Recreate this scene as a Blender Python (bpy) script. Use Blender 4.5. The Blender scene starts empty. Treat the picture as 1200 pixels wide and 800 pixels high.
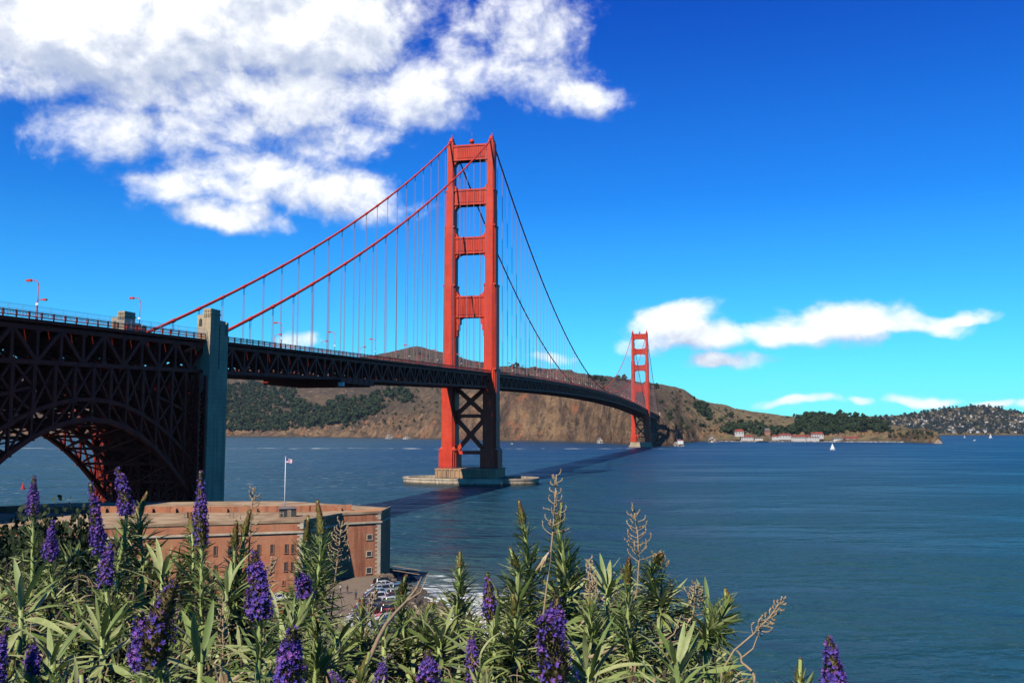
import bpy, math, random
import numpy as np
from mathutils import Vector, Matrix
PI = math.pi
rnd = random.Random(7)
rs = np.random.RandomState(11)
sc = bpy.context.scene
col = sc.collection

# ------------------------------------------------------------------ camera
F, H, PITCH = 1106.9, 35.08, 0.09232            # focal length in photo pixels, eye height (m), upward tilt
cam_d = bpy.data.cameras.new('camera'); cam = bpy.data.objects.new('camera', cam_d); col.objects.link(cam)
cam_d.sensor_width = 36.0; cam_d.lens = 36.0*F/1200.0
cam_d.clip_start = 0.05; cam_d.clip_end = 90000
cam.location = (0, 0, H); cam.rotation_euler = (PI/2+PITCH, 0, 0)
sc.camera = cam
# ------------------------------------------------------------------ light
SUN_EL, SUN_SHADOW_AZ = math.radians(45), 0.2203+math.radians(13.0)   # the shadows run this far right of +Y
SUN_STRENGTH, SKY_STRENGTH, EXPOSURE = 5.0, 0.056, 0.22
sun_d = bpy.data.lights.new('sun', 'SUN'); sun = bpy.data.objects.new('sun', sun_d); col.objects.link(sun)
sun_d.energy = SUN_STRENGTH; sun_d.angle = math.radians(0.53); sun_d.color = (1.0, 0.93, 0.82)
sdir = Vector((-math.sin(SUN_SHADOW_AZ)*math.cos(SUN_EL), -math.cos(SUN_SHADOW_AZ)*math.cos(SUN_EL), math.sin(SUN_EL)))
sun.rotation_euler = sdir.to_track_quat('Z', 'Y').to_euler(); sun.location = (-40, -60, 120)
sc.view_settings.view_transform = 'Standard'; sc.view_settings.look = 'None'
sc.view_settings.exposure = EXPOSURE; sc.view_settings.gamma = 1.0
sc.render.engine = 'CYCLES'
sc.cycles.max_bounces = 6; sc.cycles.diffuse_bounces = 0; sc.cycles.glossy_bounces = 3; sc.cycles.transmission_bounces = 3
sc.cycles.volume_bounces = 0; sc.cycles.caustics_reflective = False; sc.cycles.caustics_refractive = False
sc.cycles.use_denoising = True

cP, sP = math.cos(PITCH), math.sin(PITCH)
def ray(px, py):
    a = (px-600)/F; b = (400-py)/F
    return np.array([a, cP-b*sP, sP+b*cP])
def at(px, py, D):
    r = ray(px, py); t = D/r[1]; return np.array([r[0]*t, D, H+r[2]*t])
def ground(px, py, z):
    r = ray(px, py); t = (z-H)/r[2]; return np.array([r[0]*t, r[1]*t, z])
def proj(p):
    z = p[2]-H; d = p[1]*cP+z*sP; u = z*cP-p[1]*sP
    return 600+F*p[0]/d, 400-F*u/d

# ------------------------------------------------------------------ node helpers
class NT:
    def __init__(s, tree): s.t = tree; s.n = tree.nodes; s.l = tree.links
    def new(s, typ, **kw):
        n = s.n.new(typ)
        for k, v in kw.items(): setattr(n, k, v)
        return n
    def put(s, sock, v):
        if isinstance(v, bpy.types.NodeSocket): s.l.new(v, sock)
        else: sock.default_value = v
    def math(s, op, a, b=None, c=None, clamp=False):
        n = s.new('ShaderNodeMath', operation=op, use_clamp=clamp)
        for i, v in enumerate((a, b, c)):
            if v is not None: s.put(n.inputs[i], v)
        return n.outputs[0]
    def vmath(s, op, a, b=None):
        n = s.new('ShaderNodeVectorMath', operation=op); s.put(n.inputs[0], a)
        if b is not None: s.put(n.inputs[1], b)
        return n.outputs['Value'] if op in ('LENGTH', 'DOT_PRODUCT', 'DISTANCE') else n.outputs[0]
    def noise(s, vec, scale, detail=4, rough=.5, dist=0, dim='3D'):
        n = s.new('ShaderNodeTexNoise', noise_dimensions=dim)
        if vec is not None: s.put(n.inputs['Vector'], vec)
        n.inputs['Scale'].default_value = scale; n.inputs['Detail'].default_value = detail
        n.inputs['Roughness'].default_value = rough; n.inputs['Distortion'].default_value = dist
        return n.outputs['Fac']
    def mapr(s, v, a, b, c=0, d=1, smooth=True):
        n = s.new('ShaderNodeMapRange', interpolation_type='SMOOTHSTEP' if smooth else 'LINEAR')
        s.put(n.inputs[0], v)
        for i, x in enumerate((a, b, c, d)): s.put(n.inputs[i+1], x)
        return n.outputs[0]
    def mix(s, f, a, b, blend='MIX'):
        n = s.new('ShaderNodeMix', data_type='RGBA', blend_type=blend)
        s.put(n.inputs[0], f)
        for i, v in ((6, a), (7, b)):
            if not isinstance(v, bpy.types.NodeSocket) and len(v) == 3: v = (*v, 1)
            s.put(n.inputs[i], v)
        return n.outputs[2]
    def mapping(s, vec, loc=(0,0,0), rot=(0,0,0), scale=(1,1,1), typ='POINT'):
        n = s.new('ShaderNodeMapping', vector_type=typ); s.put(n.inputs[0], vec)
        n.inputs[1].default_value = loc; n.inputs[2].default_value = rot; n.inputs[3].default_value = scale
        return n.outputs[0]

# ------------------------------------------------------------------ world: Nishita sky, clouds at infinity
world = bpy.data.worlds.new('World'); sc.world = world; world.use_nodes = True
def build_world():
    t = NT(world.node_tree); t.n.clear()
    out = t.new('ShaderNodeOutputWorld'); bg = t.new('ShaderNodeBackground'); bg.inputs[1].default_value = SKY_STRENGTH
    t.l.new(bg.outputs[0], out.inputs[0])
    sky = t.new('ShaderNodeTexSky', sky_type='NISHITA'); sky.sun_disc = False
    sky.sun_elevation = SUN_EL; sky.sun_rotation = SUN_SHADOW_AZ+PI
    sky.altitude = 0; sky.air_density = 1.0; sky.dust_density = 0.15; sky.ozone_density = 2.6
    tc0 = t.new('ShaderNodeTexCoord'); sp0 = t.new('ShaderNodeSeparateXYZ'); t.l.new(tc0.outputs['Generated'], sp0.inputs[0])
    e0 = t.mapr(sp0.outputs[2], .0, .24, 0, 1, False); e1 = t.mapr(sp0.outputs[2], .18, .50, 0, 1)
    tint = t.mix(e1, t.mix(e0, (.40,1.90,2.55), (.10,1.12,2.45)), (.02,.50,2.2))
    tint = t.mix(t.mapr(sp0.outputs[2], .45, .85), tint, (.03,.22,.80))
    skyc = t.mix(1.0, sky.outputs[0], tint, 'MULTIPLY')
    # cloud density as a function of (azimuth, elevation)
    g = bpy.data.node_groups.new('cloud_density', 'ShaderNodeTree')
    g.interface.new_socket('Vector', in_out='INPUT', socket_type='NodeSocketVector')
    g.interface.new_socket('Density', in_out='OUTPUT', socket_type='NodeSocketFloat'); g.interface.new_socket('Raw', in_out='OUTPUT', socket_type='NodeSocketFloat')
    q = NT(g); gi = q.new('NodeGroupInput'); go = q.new('NodeGroupOutput')
    v = gi.outputs[0]
    w1 = q.noise(q.mapping(v, scale=(1, 1.5, 1)), 9.0, 3, .5)
    w2 = q.noise(q.mapping(v, loc=(5.3, 1.7, 2), scale=(1, 1.5, 1)), 9.0, 3, .5)
    cmb = q.new('ShaderNodeCombineXYZ')
    q.l.new(q.math('MULTIPLY', q.math('SUBTRACT', w1, .5), .075), cmb.inputs[0])
    q.l.new(q.math('MULTIPLY', q.math('SUBTRACT', w2, .5), .05), cmb.inputs[1])
    vw = q.vmath('ADD', v, cmb.outputs[0])
    M = None
    for (px, py, a, b, rot, wt) in CLOUDS:
        r = ray(px, py); az = math.atan2(r[0], r[1]); el = math.asin(r[2]/np.linalg.norm(r))
        e = q.mapping(vw, (az, el, 0), (0, 0, rot), (a/F, b/F, 1), 'TEXTURE')
        d = q.vmath('LENGTH', e)
        m = q.math('MULTIPLY', q.mapr(d, 1.25, 0.15, 0, 1), wt)
        M = m if M is None else q.math('MAXIMUM', M, m)
    n1 = q.noise(q.mapping(v, scale=(1, 1.35, 1)), 12.0, 10, .60, .35)
    vo = q.new('ShaderNodeTexVoronoi', voronoi_dimensions='2D', feature='F1'); q.l.new(q.mapping(vw, scale=(1, 1.3, 1)), vo.inputs['Vector']); vo.inputs['Scale'].default_value = 32; vo.inputs['Detail'].default_value = 3.0; vo.inputs['Roughness'].default_value = .55
    bil = q.math('SUBTRACT', .62, vo.outputs['Distance'])
    den = q.math('ADD', q.math('MULTIPLY', M, 1.10), q.math('ADD', q.math('MULTIPLY', q.math('SUBTRACT', n1, .48), 1.75), q.math('ADD', q.math('MULTIPLY', bil, .24), q.math('MULTIPLY', q.math('SUBTRACT', q.noise(v, 42, 5, .6, .3), .5), .60))))
    q.l.new(den, go.inputs[1])
    q.l.new(q.math('MULTIPLY', q.mapr(den, .20, 1.08, 0, 1), q.mapr(M, .02, .2, 0, 1)), go.inputs[0])
    tc = t.new('ShaderNodeTexCoord'); sep = t.new('ShaderNodeSeparateXYZ'); t.l.new(tc.outputs['Generated'], sep.inputs[0])
    az = t.math('ARCTAN2', sep.outputs[0], sep.outputs[1]); el = t.math('ARCSINE', sep.outputs[2])
    cv = t.new('ShaderNodeCombineXYZ'); t.l.new(az, cv.inputs[0]); t.l.new(el, cv.inputs[1])
    def dens(vec):
        n = t.new('ShaderNodeGroup'); n.node_tree = g; t.l.new(vec, n.inputs[0]); return n.outputs
    d0, r0 = dens(cv.outputs[0]); _, r1 = dens(t.vmath('ADD', cv.outputs[0], (-.009, .024, 0)))
    # thick cumulus is bright where the side towards the sun is clear and grey where more cloud lies sunward
    lit = t.mapr(t.math('SUBTRACT', r0, r1), -.85, .62, 0, 1)
    lit = t.math('ADD', lit, t.mapr(r0, 1.2, 2.1, 0, .45), clamp=True)
    nn = t.noise(cv.outputs[0], 9, 4, .55)
    lit = t.math('ADD', lit, t.math('MULTIPLY', t.math('SUBTRACT', nn, .5), .5), clamp=True)
    cc = t.mix(lit, (7.6, 8.9, 11.8), (18.0, 18.2, 18.4))
    res = t.mix(t.math('MULTIPLY', d0, .97), skyc, cc)
    t.l.new(res, bg.inputs[0])
CLOUDS = [ # px, py, half-width, half-height, tilt, weight
 (110,0,280,125,0,1.65),(340,5,210,95,0,1.5),(10,80,140,48,0,.95),(250,100,150,60,0,1.0),(130,150,95,55,.1,.80),(230,150,150,55,0,.72),(340,110,140,60,0,1.0),(400,165,110,50,.1,.75),
 (300,210,165,52,.1,.95),(275,254,85,26,0,.95),(390,225,120,42,-.1,.9),(470,110,140,52,.1,.92),(590,95,140,48,0,.82),(680,108,70,25,-.2,.8),
 (620,35,115,75,.2,.74),(460,45,90,65,0,.52),(540,60,90,60,0,.52),(200,222,80,26,-.2,.75),
 (788,383,80,37,.05,1.1),(835,398,85,24,0,1.0),(770,402,80,18,0,.85),(888,398,90,20,0,1.0),(985,380,92,36,0,1.15),(935,396,70,20,0,1.0),(985,366,34,20,.3,1.0),(1060,378,70,18,-.1,.95),
 (1110,370,55,11,.05,.85),(850,426,62,11,0,1.1),(655,416,46,11,0,.62),(350,400,34,15,0,.66),
 (930,470,70,8,0,.85),(1080,467,42,9,0,1.0),(1012,468,24,7,0,.85),(1160,468,26,7,0,.85),(1205,470,30,8,0,.9)]
build_world()

# ------------------------------------------------------------------ materials
MAT = {}
def material(name, rough=.6, metallic=0, spec=.5):
    m = bpy.data.materials.new(name); m.use_nodes = True; t = NT(m.node_tree)
    b = t.n['Principled BSDF']; b.inputs['Roughness'].default_value = rough; b.inputs['Metallic'].default_value = metallic
    b.inputs['Specular IOR Level'].default_value = spec
    MAT[name] = m
    return m, t, b
def simple(name, c1, c2=None, scale=1.0, rough=.6, detail=5, metallic=0, spec=.5, bump=0, lo=.35, hi=.65, stretch=(1,1,1)):
    m, t, b = material(name, rough, metallic, spec)
    tc = t.new('ShaderNodeTexCoord'); v = t.mapping(tc.outputs['Object'], scale=stretch)
    n = t.noise(v, scale, detail, .6)
    c2 = c2 or tuple(x*.7 for x in c1)
    t.l.new(t.mix(t.mapr(n, lo, hi), c1, c2), b.inputs['Base Color'])
    if bump:
        bp = t.new('ShaderNodeBump'); bp.inputs['Strength'].default_value = bump; t.l.new(n, bp.inputs['Height']); t.l.new(bp.outputs[0], b.inputs['Normal'])
    return m
simple('orange_steel', (.64,.046,.014), (.50,.036,.012), .25, .55, 6, spec=.3, stretch=(1,1,.35))
simple('orange_steel_shaded', (.27,.022,.010), (.16,.014,.008), .3, .65, 6, spec=.2)  # the bridge orange darkened, putting the shade of trusses and arch into the colour
simple('rope_steel', (.34,.16,.17), (.28,.13,.15), .2, .5)
simple('asphalt', (.055,.055,.055), (.04,.04,.04), .8, .85)
simple('glass_dark', (.02,.025,.03), (.015,.02,.02), 2, .08)
simple('galvanised', (.42,.46,.50), (.35,.38,.42), 2, .45, metallic=.4)
simple('lamp_white', (.75,.75,.72), (.68,.68,.66), 3, .4)
simple('dark_paint', (.03,.03,.03), (.05,.045,.04), 1, .7)
simple('white_paint', (.80,.79,.76), (.66,.65,.62), .6, .5)
simple('cream_paint', (.66,.62,.52), (.55,.51,.43), .6, .6)
simple('red_roof', (.27,.065,.045), (.17,.045,.035), .12, .8, spec=.1)
simple('grey_roof', (.16,.14,.13), (.11,.10,.10), .3, .7)
simple('sail_cloth', (.86,.85,.82), (.78,.77,.74), .5, .7)
simple('red_paint', (.60,.03,.025), (.48,.025,.02), 2, .4)
simple('tyre_rubber', (.015,.015,.015), (.025,.025,.025), 5, .8)
simple('weathered_wood', (.30,.22,.15), (.20,.15,.10), 3, .85)
simple('rock', (.135,.095,.065), (.055,.042,.035), .35, .9, bump=.5)
simple('pale_rock', (.46,.42,.37), (.10,.08,.065), .22, .9, lo=.38, hi=.56, bump=.6)
simple('skin', (.45,.28,.20), (.40,.25,.18), 8, .6)
simple('dark_cloth', (.03,.03,.04), (.045,.045,.05), 6, .9)
simple('blue_cloth', (.05,.07,.14), (.04,.05,.10), 6, .9)
def concrete():
    m, t, b = material('concrete', .9)
    tc = t.new('ShaderNodeTexCoord'); o = tc.outputs['Object']
    n = t.noise(o, .12, 6, .6); st = t.noise(t.mapping(o, scale=(1.2,1.2,.06)), 1.0, 5, .6)
    c = t.mix(t.mapr(n,.35,.65), (.46,.35,.21), (.33,.25,.16))
    c = t.mix(t.mapr(st,.5,.75,0,.7), c, (.14,.11,.08))
    w = t.new('ShaderNodeTexWave', wave_type='BANDS', bands_direction='Z'); t.l.new(o, w.inputs[0]); w.inputs['Scale'].default_value = .25; w.inputs['Distortion'].default_value = .4
    c = t.mix(t.mapr(w.outputs['Fac'], .04, .0, 0, .4), c, (.16,.13,.10))
    t.l.new(c, b.inputs['Base Color'])
    bp = t.new('ShaderNodeBump'); bp.inputs['Strength'].default_value = .4; t.l.new(t.noise(o, .8, 6), bp.inputs['Height']); t.l.new(bp.outputs[0], b.inputs['Normal'])
concrete()
def brick():
    m, t, b = material('brick', .9, 0, .2)
    g = t.new('ShaderNodeNewGeometry'); sp = t.new('ShaderNodeSeparateXYZ'); t.l.new(g.outputs['Position'], sp.inputs[0])
    cx = t.new('ShaderNodeCombineXYZ'); t.l.new(t.math('ADD', sp.outputs[0], t.math('MULTIPLY', sp.outputs[1], .6)), cx.inputs[0]); t.l.new(sp.outputs[2], cx.inputs[1])
    bt = t.new('ShaderNodeTexBrick'); t.l.new(cx.outputs[0], bt.inputs[0]); bt.inputs['Scale'].default_value = 1.0
    bt.inputs['Brick Width'].default_value = .46; bt.inputs['Row Height'].default_value = .2; bt.inputs['Mortar Size'].default_value = .015
    bt.inputs['Color1'].default_value = (.50,.165,.070,1); bt.inputs['Color2'].default_value = (.38,.115,.052,1); bt.inputs['Mortar'].default_value = (.36,.24,.16,1)
    n = t.noise(g.outputs['Position'], .35, 6, .65); st = t.noise(t.mapping(g.outputs['Position'], scale=(1,1,.08)), .7, 5, .6)
    c = t.mix(t.mapr(n,.42,.66,0,.6), bt.outputs[0], (.50,.24,.13))
    c = t.mix(t.mapr(st,.48,.70,0,.7), c, (.17,.065,.04))
    lg = t.noise(g.outputs['Position'], .09, 3, .6); c = t.mix(t.mapr(lg,.45,.65,0,.35), c, (.44,.20,.10))
    t.l.new(c, b.inputs['Base Color'])
brick()
simple('pier_concrete', (.46,.27,.14), (.30,.18,.10), .2, .95, 6, stretch=(1,1,.25))
simple('fender_concrete', (.52,.42,.29), (.34,.26,.17), .2, .95, 6, stretch=(1,1,.4))
def tide_band(name, z0, z1):
    m = MAT[name]; t = NT(m.node_tree); b = t.n['Principled BSDF']; src = b.inputs['Base Color'].links[0].from_socket
    g = t.new('ShaderNodeNewGeometry'); sp = t.new('ShaderNodeSeparateXYZ'); t.l.new(g.outputs['Position'], sp.inputs[0])
    n = t.noise(g.outputs['Position'], .5, 5, .65); f = t.mapr(t.math('ADD', sp.outputs[2], t.math('MULTIPLY', t.math('SUBTRACT', n, .5), 2.2)), z1, z0, 0, .88)
    st = t.mapr(t.noise(t.mapping(g.outputs['Position'], scale=(.8,.8,.06)), 1.0, 5, .65), .5, .7, 0, .6)
    c = t.mix(st, src, (.12,.08,.05)); t.l.new(t.mix(f, c, (.035,.034,.022)), b.inputs['Base Color'])
tide_band('pier_concrete', 3.6, 5.0); tide_band('fender_concrete', .9, 2.0)
simple('coping_stone', (.56,.46,.32), (.42,.34,.24), .6, .85)
simple('roof_earth', (.25,.155,.085), (.42,.30,.18), .16, .95)
simple('roof_orange', (.46,.22,.08), (.38,.18,.09), .3, .95)

def terrain_mat():
    m, t, b = material('headland', .95, 0, .1)
    g = t.new('ShaderNodeNewGeometry'); p = g.outputs['Position']; sp = t.new('ShaderNodeSeparateXYZ'); t.l.new(p, sp.inputs[0])
    nz = t.new('ShaderNodeSeparateXYZ'); t.l.new(g.outputs['Normal'], nz.inputs[0])
    big = t.noise(p, .0022, 5, .6); mid = t.noise(p, .011, 7, .68, .6); fine = t.noise(t.mapping(p, scale=(1,1,.45)), .045, 6, .72, .4)
    grass = t.mix(t.mapr(big,.4,.6), (.125,.088,.055), (.085,.062,.043))
    right = t.mapr(sp.outputs[0], 350, 700); grass = t.mix(t.math('MULTIPLY', right, .8), grass, (.225,.178,.090))
    grass = t.mix(t.mapr(mid,.52,.68,0,.75), grass, (.060,.055,.032))
    grass = t.mix(t.mapr(fine,.50,.64,0,.75), grass, (.042,.038,.024))
    rockc = t.mix(t.mapr(mid,.35,.62), (.27,.165,.085), (.135,.080,.050))
    rockc = t.mix(t.mapr(t.noise(p,.014,4,.6),.55,.68,0,.8), rockc, (.30,.115,.05))
    rockc = t.mix(t.mapr(fine,.48,.62,0,.8), rockc, (.062,.046,.034))
    steep = t.mapr(t.math('ADD', nz.outputs[2], t.math('MULTIPLY', t.math('SUBTRACT', mid, .5), .5)), .86, .70)
    c = t.mix(steep, grass, rockc)
    fold = t.noise(t.mapping(p, rot=(0,.5,0), scale=(1,.6,.55)), .028, 6, .66, .9)
    c = t.mix(t.mapr(fold, .53, .66, 0, .72), c, (.058,.043,.034)); c = t.mix(t.mapr(fold, .44, .30, 0, .6), c, (.31,.205,.115))
    low = t.mapr(t.math('ADD', sp.outputs[2], t.math('MULTIPLY', t.math('SUBTRACT', fine,.5), 14)), 7, 1)
    c = t.mix(t.math('MULTIPLY', low, .75), c, (.06,.05,.042))
    t.l.new(c, b.inputs['Base Color'])
    bp = t.new('ShaderNodeBump'); bp.inputs['Strength'].default_value = 1.0; bp.inputs['Distance'].default_value = 26
    t.l.new(t.math('ADD', t.noise(p,.02,8,.65,.4), t.math('MULTIPLY', mid, .6)), bp.inputs['Height']); t.l.new(bp.outputs[0], b.inputs['Normal'])
terrain_mat()
def ground_mat():
    m, t, b = material('bluff_ground', .95, 0, .1)
    g = t.new('ShaderNodeNewGeometry'); p = g.outputs['Position']; sp = t.new('ShaderNodeSeparateXYZ'); t.l.new(p, sp.inputs[0])
    n = t.noise(p, .15, 6, .6); f = t.noise(p, 1.2, 6, .65)
    soil = t.mix(t.mapr(f,.4,.65), (.105,.075,.048), (.05,.04,.026)); soil = t.mix(t.mapr(n,.45,.6), soil, (.045,.05,.022))
    lot = t.mix(t.mapr(n,.4,.65), (.215,.165,.12), (.165,.13,.10)); lot = t.mix(t.mapr(f,.45,.8,0,.35), lot, (.12,.10,.08))
    t.l.new(t.mix(t.mapr(sp.outputs[2], 4.0, 5.2), lot, soil), b.inputs['Base Color'])
ground_mat()
def leaf_mat(name, c1, c2, c3, sub=.18, rough=.5, green=True):
    m, t, b = material(name, rough, 0, .35)
    g = t.new('ShaderNodeNewGeometry'); rn = g.outputs['Random Per Island']
    r = t.new('ShaderNodeValToRGB'); t.l.new(rn, r.inputs[0])
    r.color_ramp.elements[0].color = (*c1,1); r.color_ramp.elements[1].color = (*c3,1)
    e = r.color_ramp.elements.new(.55); e.color = (*c2,1)
    tc = t.new('ShaderNodeTexCoord'); n = t.noise(tc.outputs['Object'], 30, 4, .6)
    c = t.mix(t.mapr(n,.35,.7,0,.35), r.outputs[0], tuple(x*.6 for x in c1))
    t.l.new(c, b.inputs['Base Color'])
    tr = t.new('ShaderNodeBsdfTranslucent'); t.l.new(c, tr.inputs[0]); mx = t.new('ShaderNodeMixShader'); mx.inputs[0].default_value = sub
    t.l.new(b.outputs[0], mx.inputs[1]); t.l.new(tr.outputs[0], mx.inputs[2])
    t.l.new(mx.outputs[0], t.n['Material Output'].inputs[0])
leaf_mat('echium_leaf', (.115,.175,.038), (.25,.315,.090), (.47,.47,.21))
leaf_mat('echium_stem', (.27,.34,.09), (.31,.38,.11), (.36,.40,.15), .1)
leaf_mat('floret', (.055,.034,.25), (.125,.066,.38), (.30,.090,.36), .12, .6)
leaf_mat('bract', (.085,.075,.022), (.12,.085,.03), (.17,.13,.04), .1, .7)
leaf_mat('bud', (.17,.15,.03), (.22,.20,.045), (.20,.10,.035), .1, .7)
leaf_mat('bud_tip', (.20,.075,.03), (.17,.06,.03), (.24,.11,.04), .1, .7)
leaf_mat('dry', (.26,.17,.085), (.38,.27,.15), (.52,.42,.26), .12, .8)
leaf_mat('tree_leaf', (.014,.026,.007), (.024,.040,.010), (.040,.052,.015), .1, .7)
leaf_mat('wood_leaf', (.013,.031,.010), (.023,.043,.014), (.042,.056,.020), .05, .9)
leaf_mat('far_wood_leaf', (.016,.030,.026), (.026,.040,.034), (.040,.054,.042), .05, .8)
simple('bark', (.10,.07,.05), (.06,.045,.03), 4, .9, stretch=(1,1,.2))
def car_mat():
    m, t, b = material('car_paint', .25, 0, .6)
    oi = t.new('ShaderNodeObjectInfo'); t.l.new(oi.outputs['Color'], b.inputs['Base Color']); b.inputs['Coat Weight'].default_value = .6
car_mat()
def plate_seams(name, dark):
    m = MAT[name]; t = NT(m.node_tree); b = t.n['Principled BSDF']; src = b.inputs['Base Color'].links[0].from_socket
    tc = t.new('ShaderNodeTexCoord'); o = tc.outputs['Object']; sp = t.new('ShaderNodeSeparateXYZ'); t.l.new(o, sp.inputs[0])
    seam = t.math('LESS_THAN', t.math('FRACT', t.math('MULTIPLY', sp.outputs[2], 1/5.2)), .05)
    seam = t.math('MAXIMUM', seam, t.math('LESS_THAN', t.math('FRACT', t.math('MULTIPLY', sp.outputs[0], 1/1.9)), .06))
    streak = t.mapr(t.noise(t.mapping(o, scale=(1.4,1.4,.05)), 1.0, 5, .65), .5, .72, 0, .5)
    patch = t.mapr(t.noise(o, .09, 5, .6), .5, .66, 0, .35)
    c = t.mix(t.math('MULTIPLY', seam, .35), src, dark); c = t.mix(streak, c, dark); c = t.mix(patch, c, (.60,.085,.035))
    t.l.new(c, b.inputs['Base Color'])
plate_seams('orange_steel', (.30,.022,.012))
def wall_mat():
    m, t, b = material('house_wall', .8)
    oi = t.new('ShaderNodeObjectInfo'); t.l.new(oi.outputs['Color'], b.inputs['Base Color'])
wall_mat()
def flag_mat():
    m, t, b = material('flag_cloth', .8)
    tc = t.new('ShaderNodeTexCoord'); sp = t.new('ShaderNodeSeparateXYZ'); t.l.new(tc.outputs['Generated'], sp.inputs[0])
    st = t.math('GREATER_THAN', t.math('FRACT', t.math('MULTIPLY', sp.outputs[2], 6.5)), .5)
    c = t.mix(st, (.50,.03,.05), (.85,.83,.80))
    can = t.math('MULTIPLY', t.math('LESS_THAN', sp.outputs[0], .4), t.math('GREATER_THAN', sp.outputs[2], .46))
    t.l.new(t.mix(can, c, (.04,.05,.20)), b.inputs['Base Color'])
flag_mat()
def water_mat():
    m, t, b = material('bay_water', .3, 0, .5)
    g = t.new('ShaderNodeNewGeometry'); p = g.outputs['Position']; sp = t.new('ShaderNodeSeparateXYZ'); t.l.new(p, sp.inputs[0])
    wind = t.noise(t.mapping(p, rot=(0,0,.25), scale=(.35,1,1)), .012, 5, .6)
    near = t.mapr(t.vmath('LENGTH', p), 150, 1500)
    c = t.mix(near, (.019,.068,.086), (.007,.054,.135))
    c = t.mix(t.mapr(sp.outputs[0], -60, -400, 0, .5), c, (.045,.120,.120))
    c = t.mix(t.mapr(wind,.40,.62,0,.75), c, (.009,.043,.070))
    # silt and spent foam near the fort
    loc = t.mapping(p, (-12,185,0), (0,0,.22), (34,100,1), 'TEXTURE'); dd = t.vmath('LENGTH', loc)
    c = t.mix(t.mapr(dd, 1.2, .3, 0, .6), c, (.075,.115,.10))
    # foam: surf by the rocks, tide-rip lines, scattered whitecaps
    wv = t.noise(t.mapping(p, rot=(0,0,.3), scale=(.32,1,1)), .22, 7, .68, 1.4)
    surfz = t.mapping(p, (-7,182,0), (0,0,.24), (17,72,1), 'TEXTURE'); sd = t.vmath('LENGTH', surfz)
    surf = t.mapr(t.math('ADD', wv, t.mapr(sd, 1.25, .2, -.30, .16)), .50, .63)
    pn = t.noise(t.mapping(p, rot=(0,0,.12), scale=(.34,1,1)), .24, 7, .68)
    patch = t.noise(t.mapping(p, scale=(.5,1,1)), .006, 3, .5)
    caps = t.math('MULTIPLY', t.mapr(pn, .605, .65), t.mapr(patch, .38, .52))
    caps = t.math('MULTIPLY', caps, t.mapr(sp.outputs[0], 20, -90, .0, 1))
    ripd = t.math('ABSOLUTE', t.math('SUBTRACT', sp.outputs[1], t.math('ADD', 1720, t.math('MULTIPLY', t.math('SUBTRACT', t.noise(p,.003,3), .5), 380))))
    rip = t.math('MULTIPLY', t.mapr(ripd, 45, 5), t.mapr(t.noise(t.mapping(p, scale=(1,.25,1)), .03, 5, .65), .47, .60))
    rip = t.math('MULTIPLY', rip, t.mapr(sp.outputs[0], 330, 200))
    foam = t.math('MAXIMUM', t.math('MAXIMUM', surf, t.math('MULTIPLY', caps, .75)), t.math('MULTIPLY', rip, .8))
    b.inputs['Specular IOR Level'].default_value = .5; b.inputs['IOR'].default_value = 1.14
    t.l.new(t.mix(foam, c, (.62,.64,.62)), b.inputs['Base Color'])
    t.l.new(t.math('ADD', t.mapr(wind,.4,.62,.38,.28), t.math('MULTIPLY', foam, .5)), b.inputs['Roughness'])
    hh = None
    for scl, amp, rot in ((.42,.75,-.2),(.20,1.3,.25),(.075,2.6,.1),(.026,5.5,.3)):
        x = t.math('MULTIPLY', t.noise(t.mapping(p, rot=(0,0,rot), scale=(.62,1,1)), scl, 3, .6, .4), amp); hh = x if hh is None else t.math('ADD', hh, x)
    h = t.math('MULTIPLY', hh, t.mapr(wind, .38, .64, 1.2, .7))
    bp = t.new('ShaderNodeBump'); bp.inputs['Strength'].default_value = 1.0; bp.inputs['Distance'].default_value = 2.6
    t.l.new(h, bp.inputs['Height']); t.l.new(bp.outputs[0], b.inputs['Normal'])
water_mat()

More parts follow.
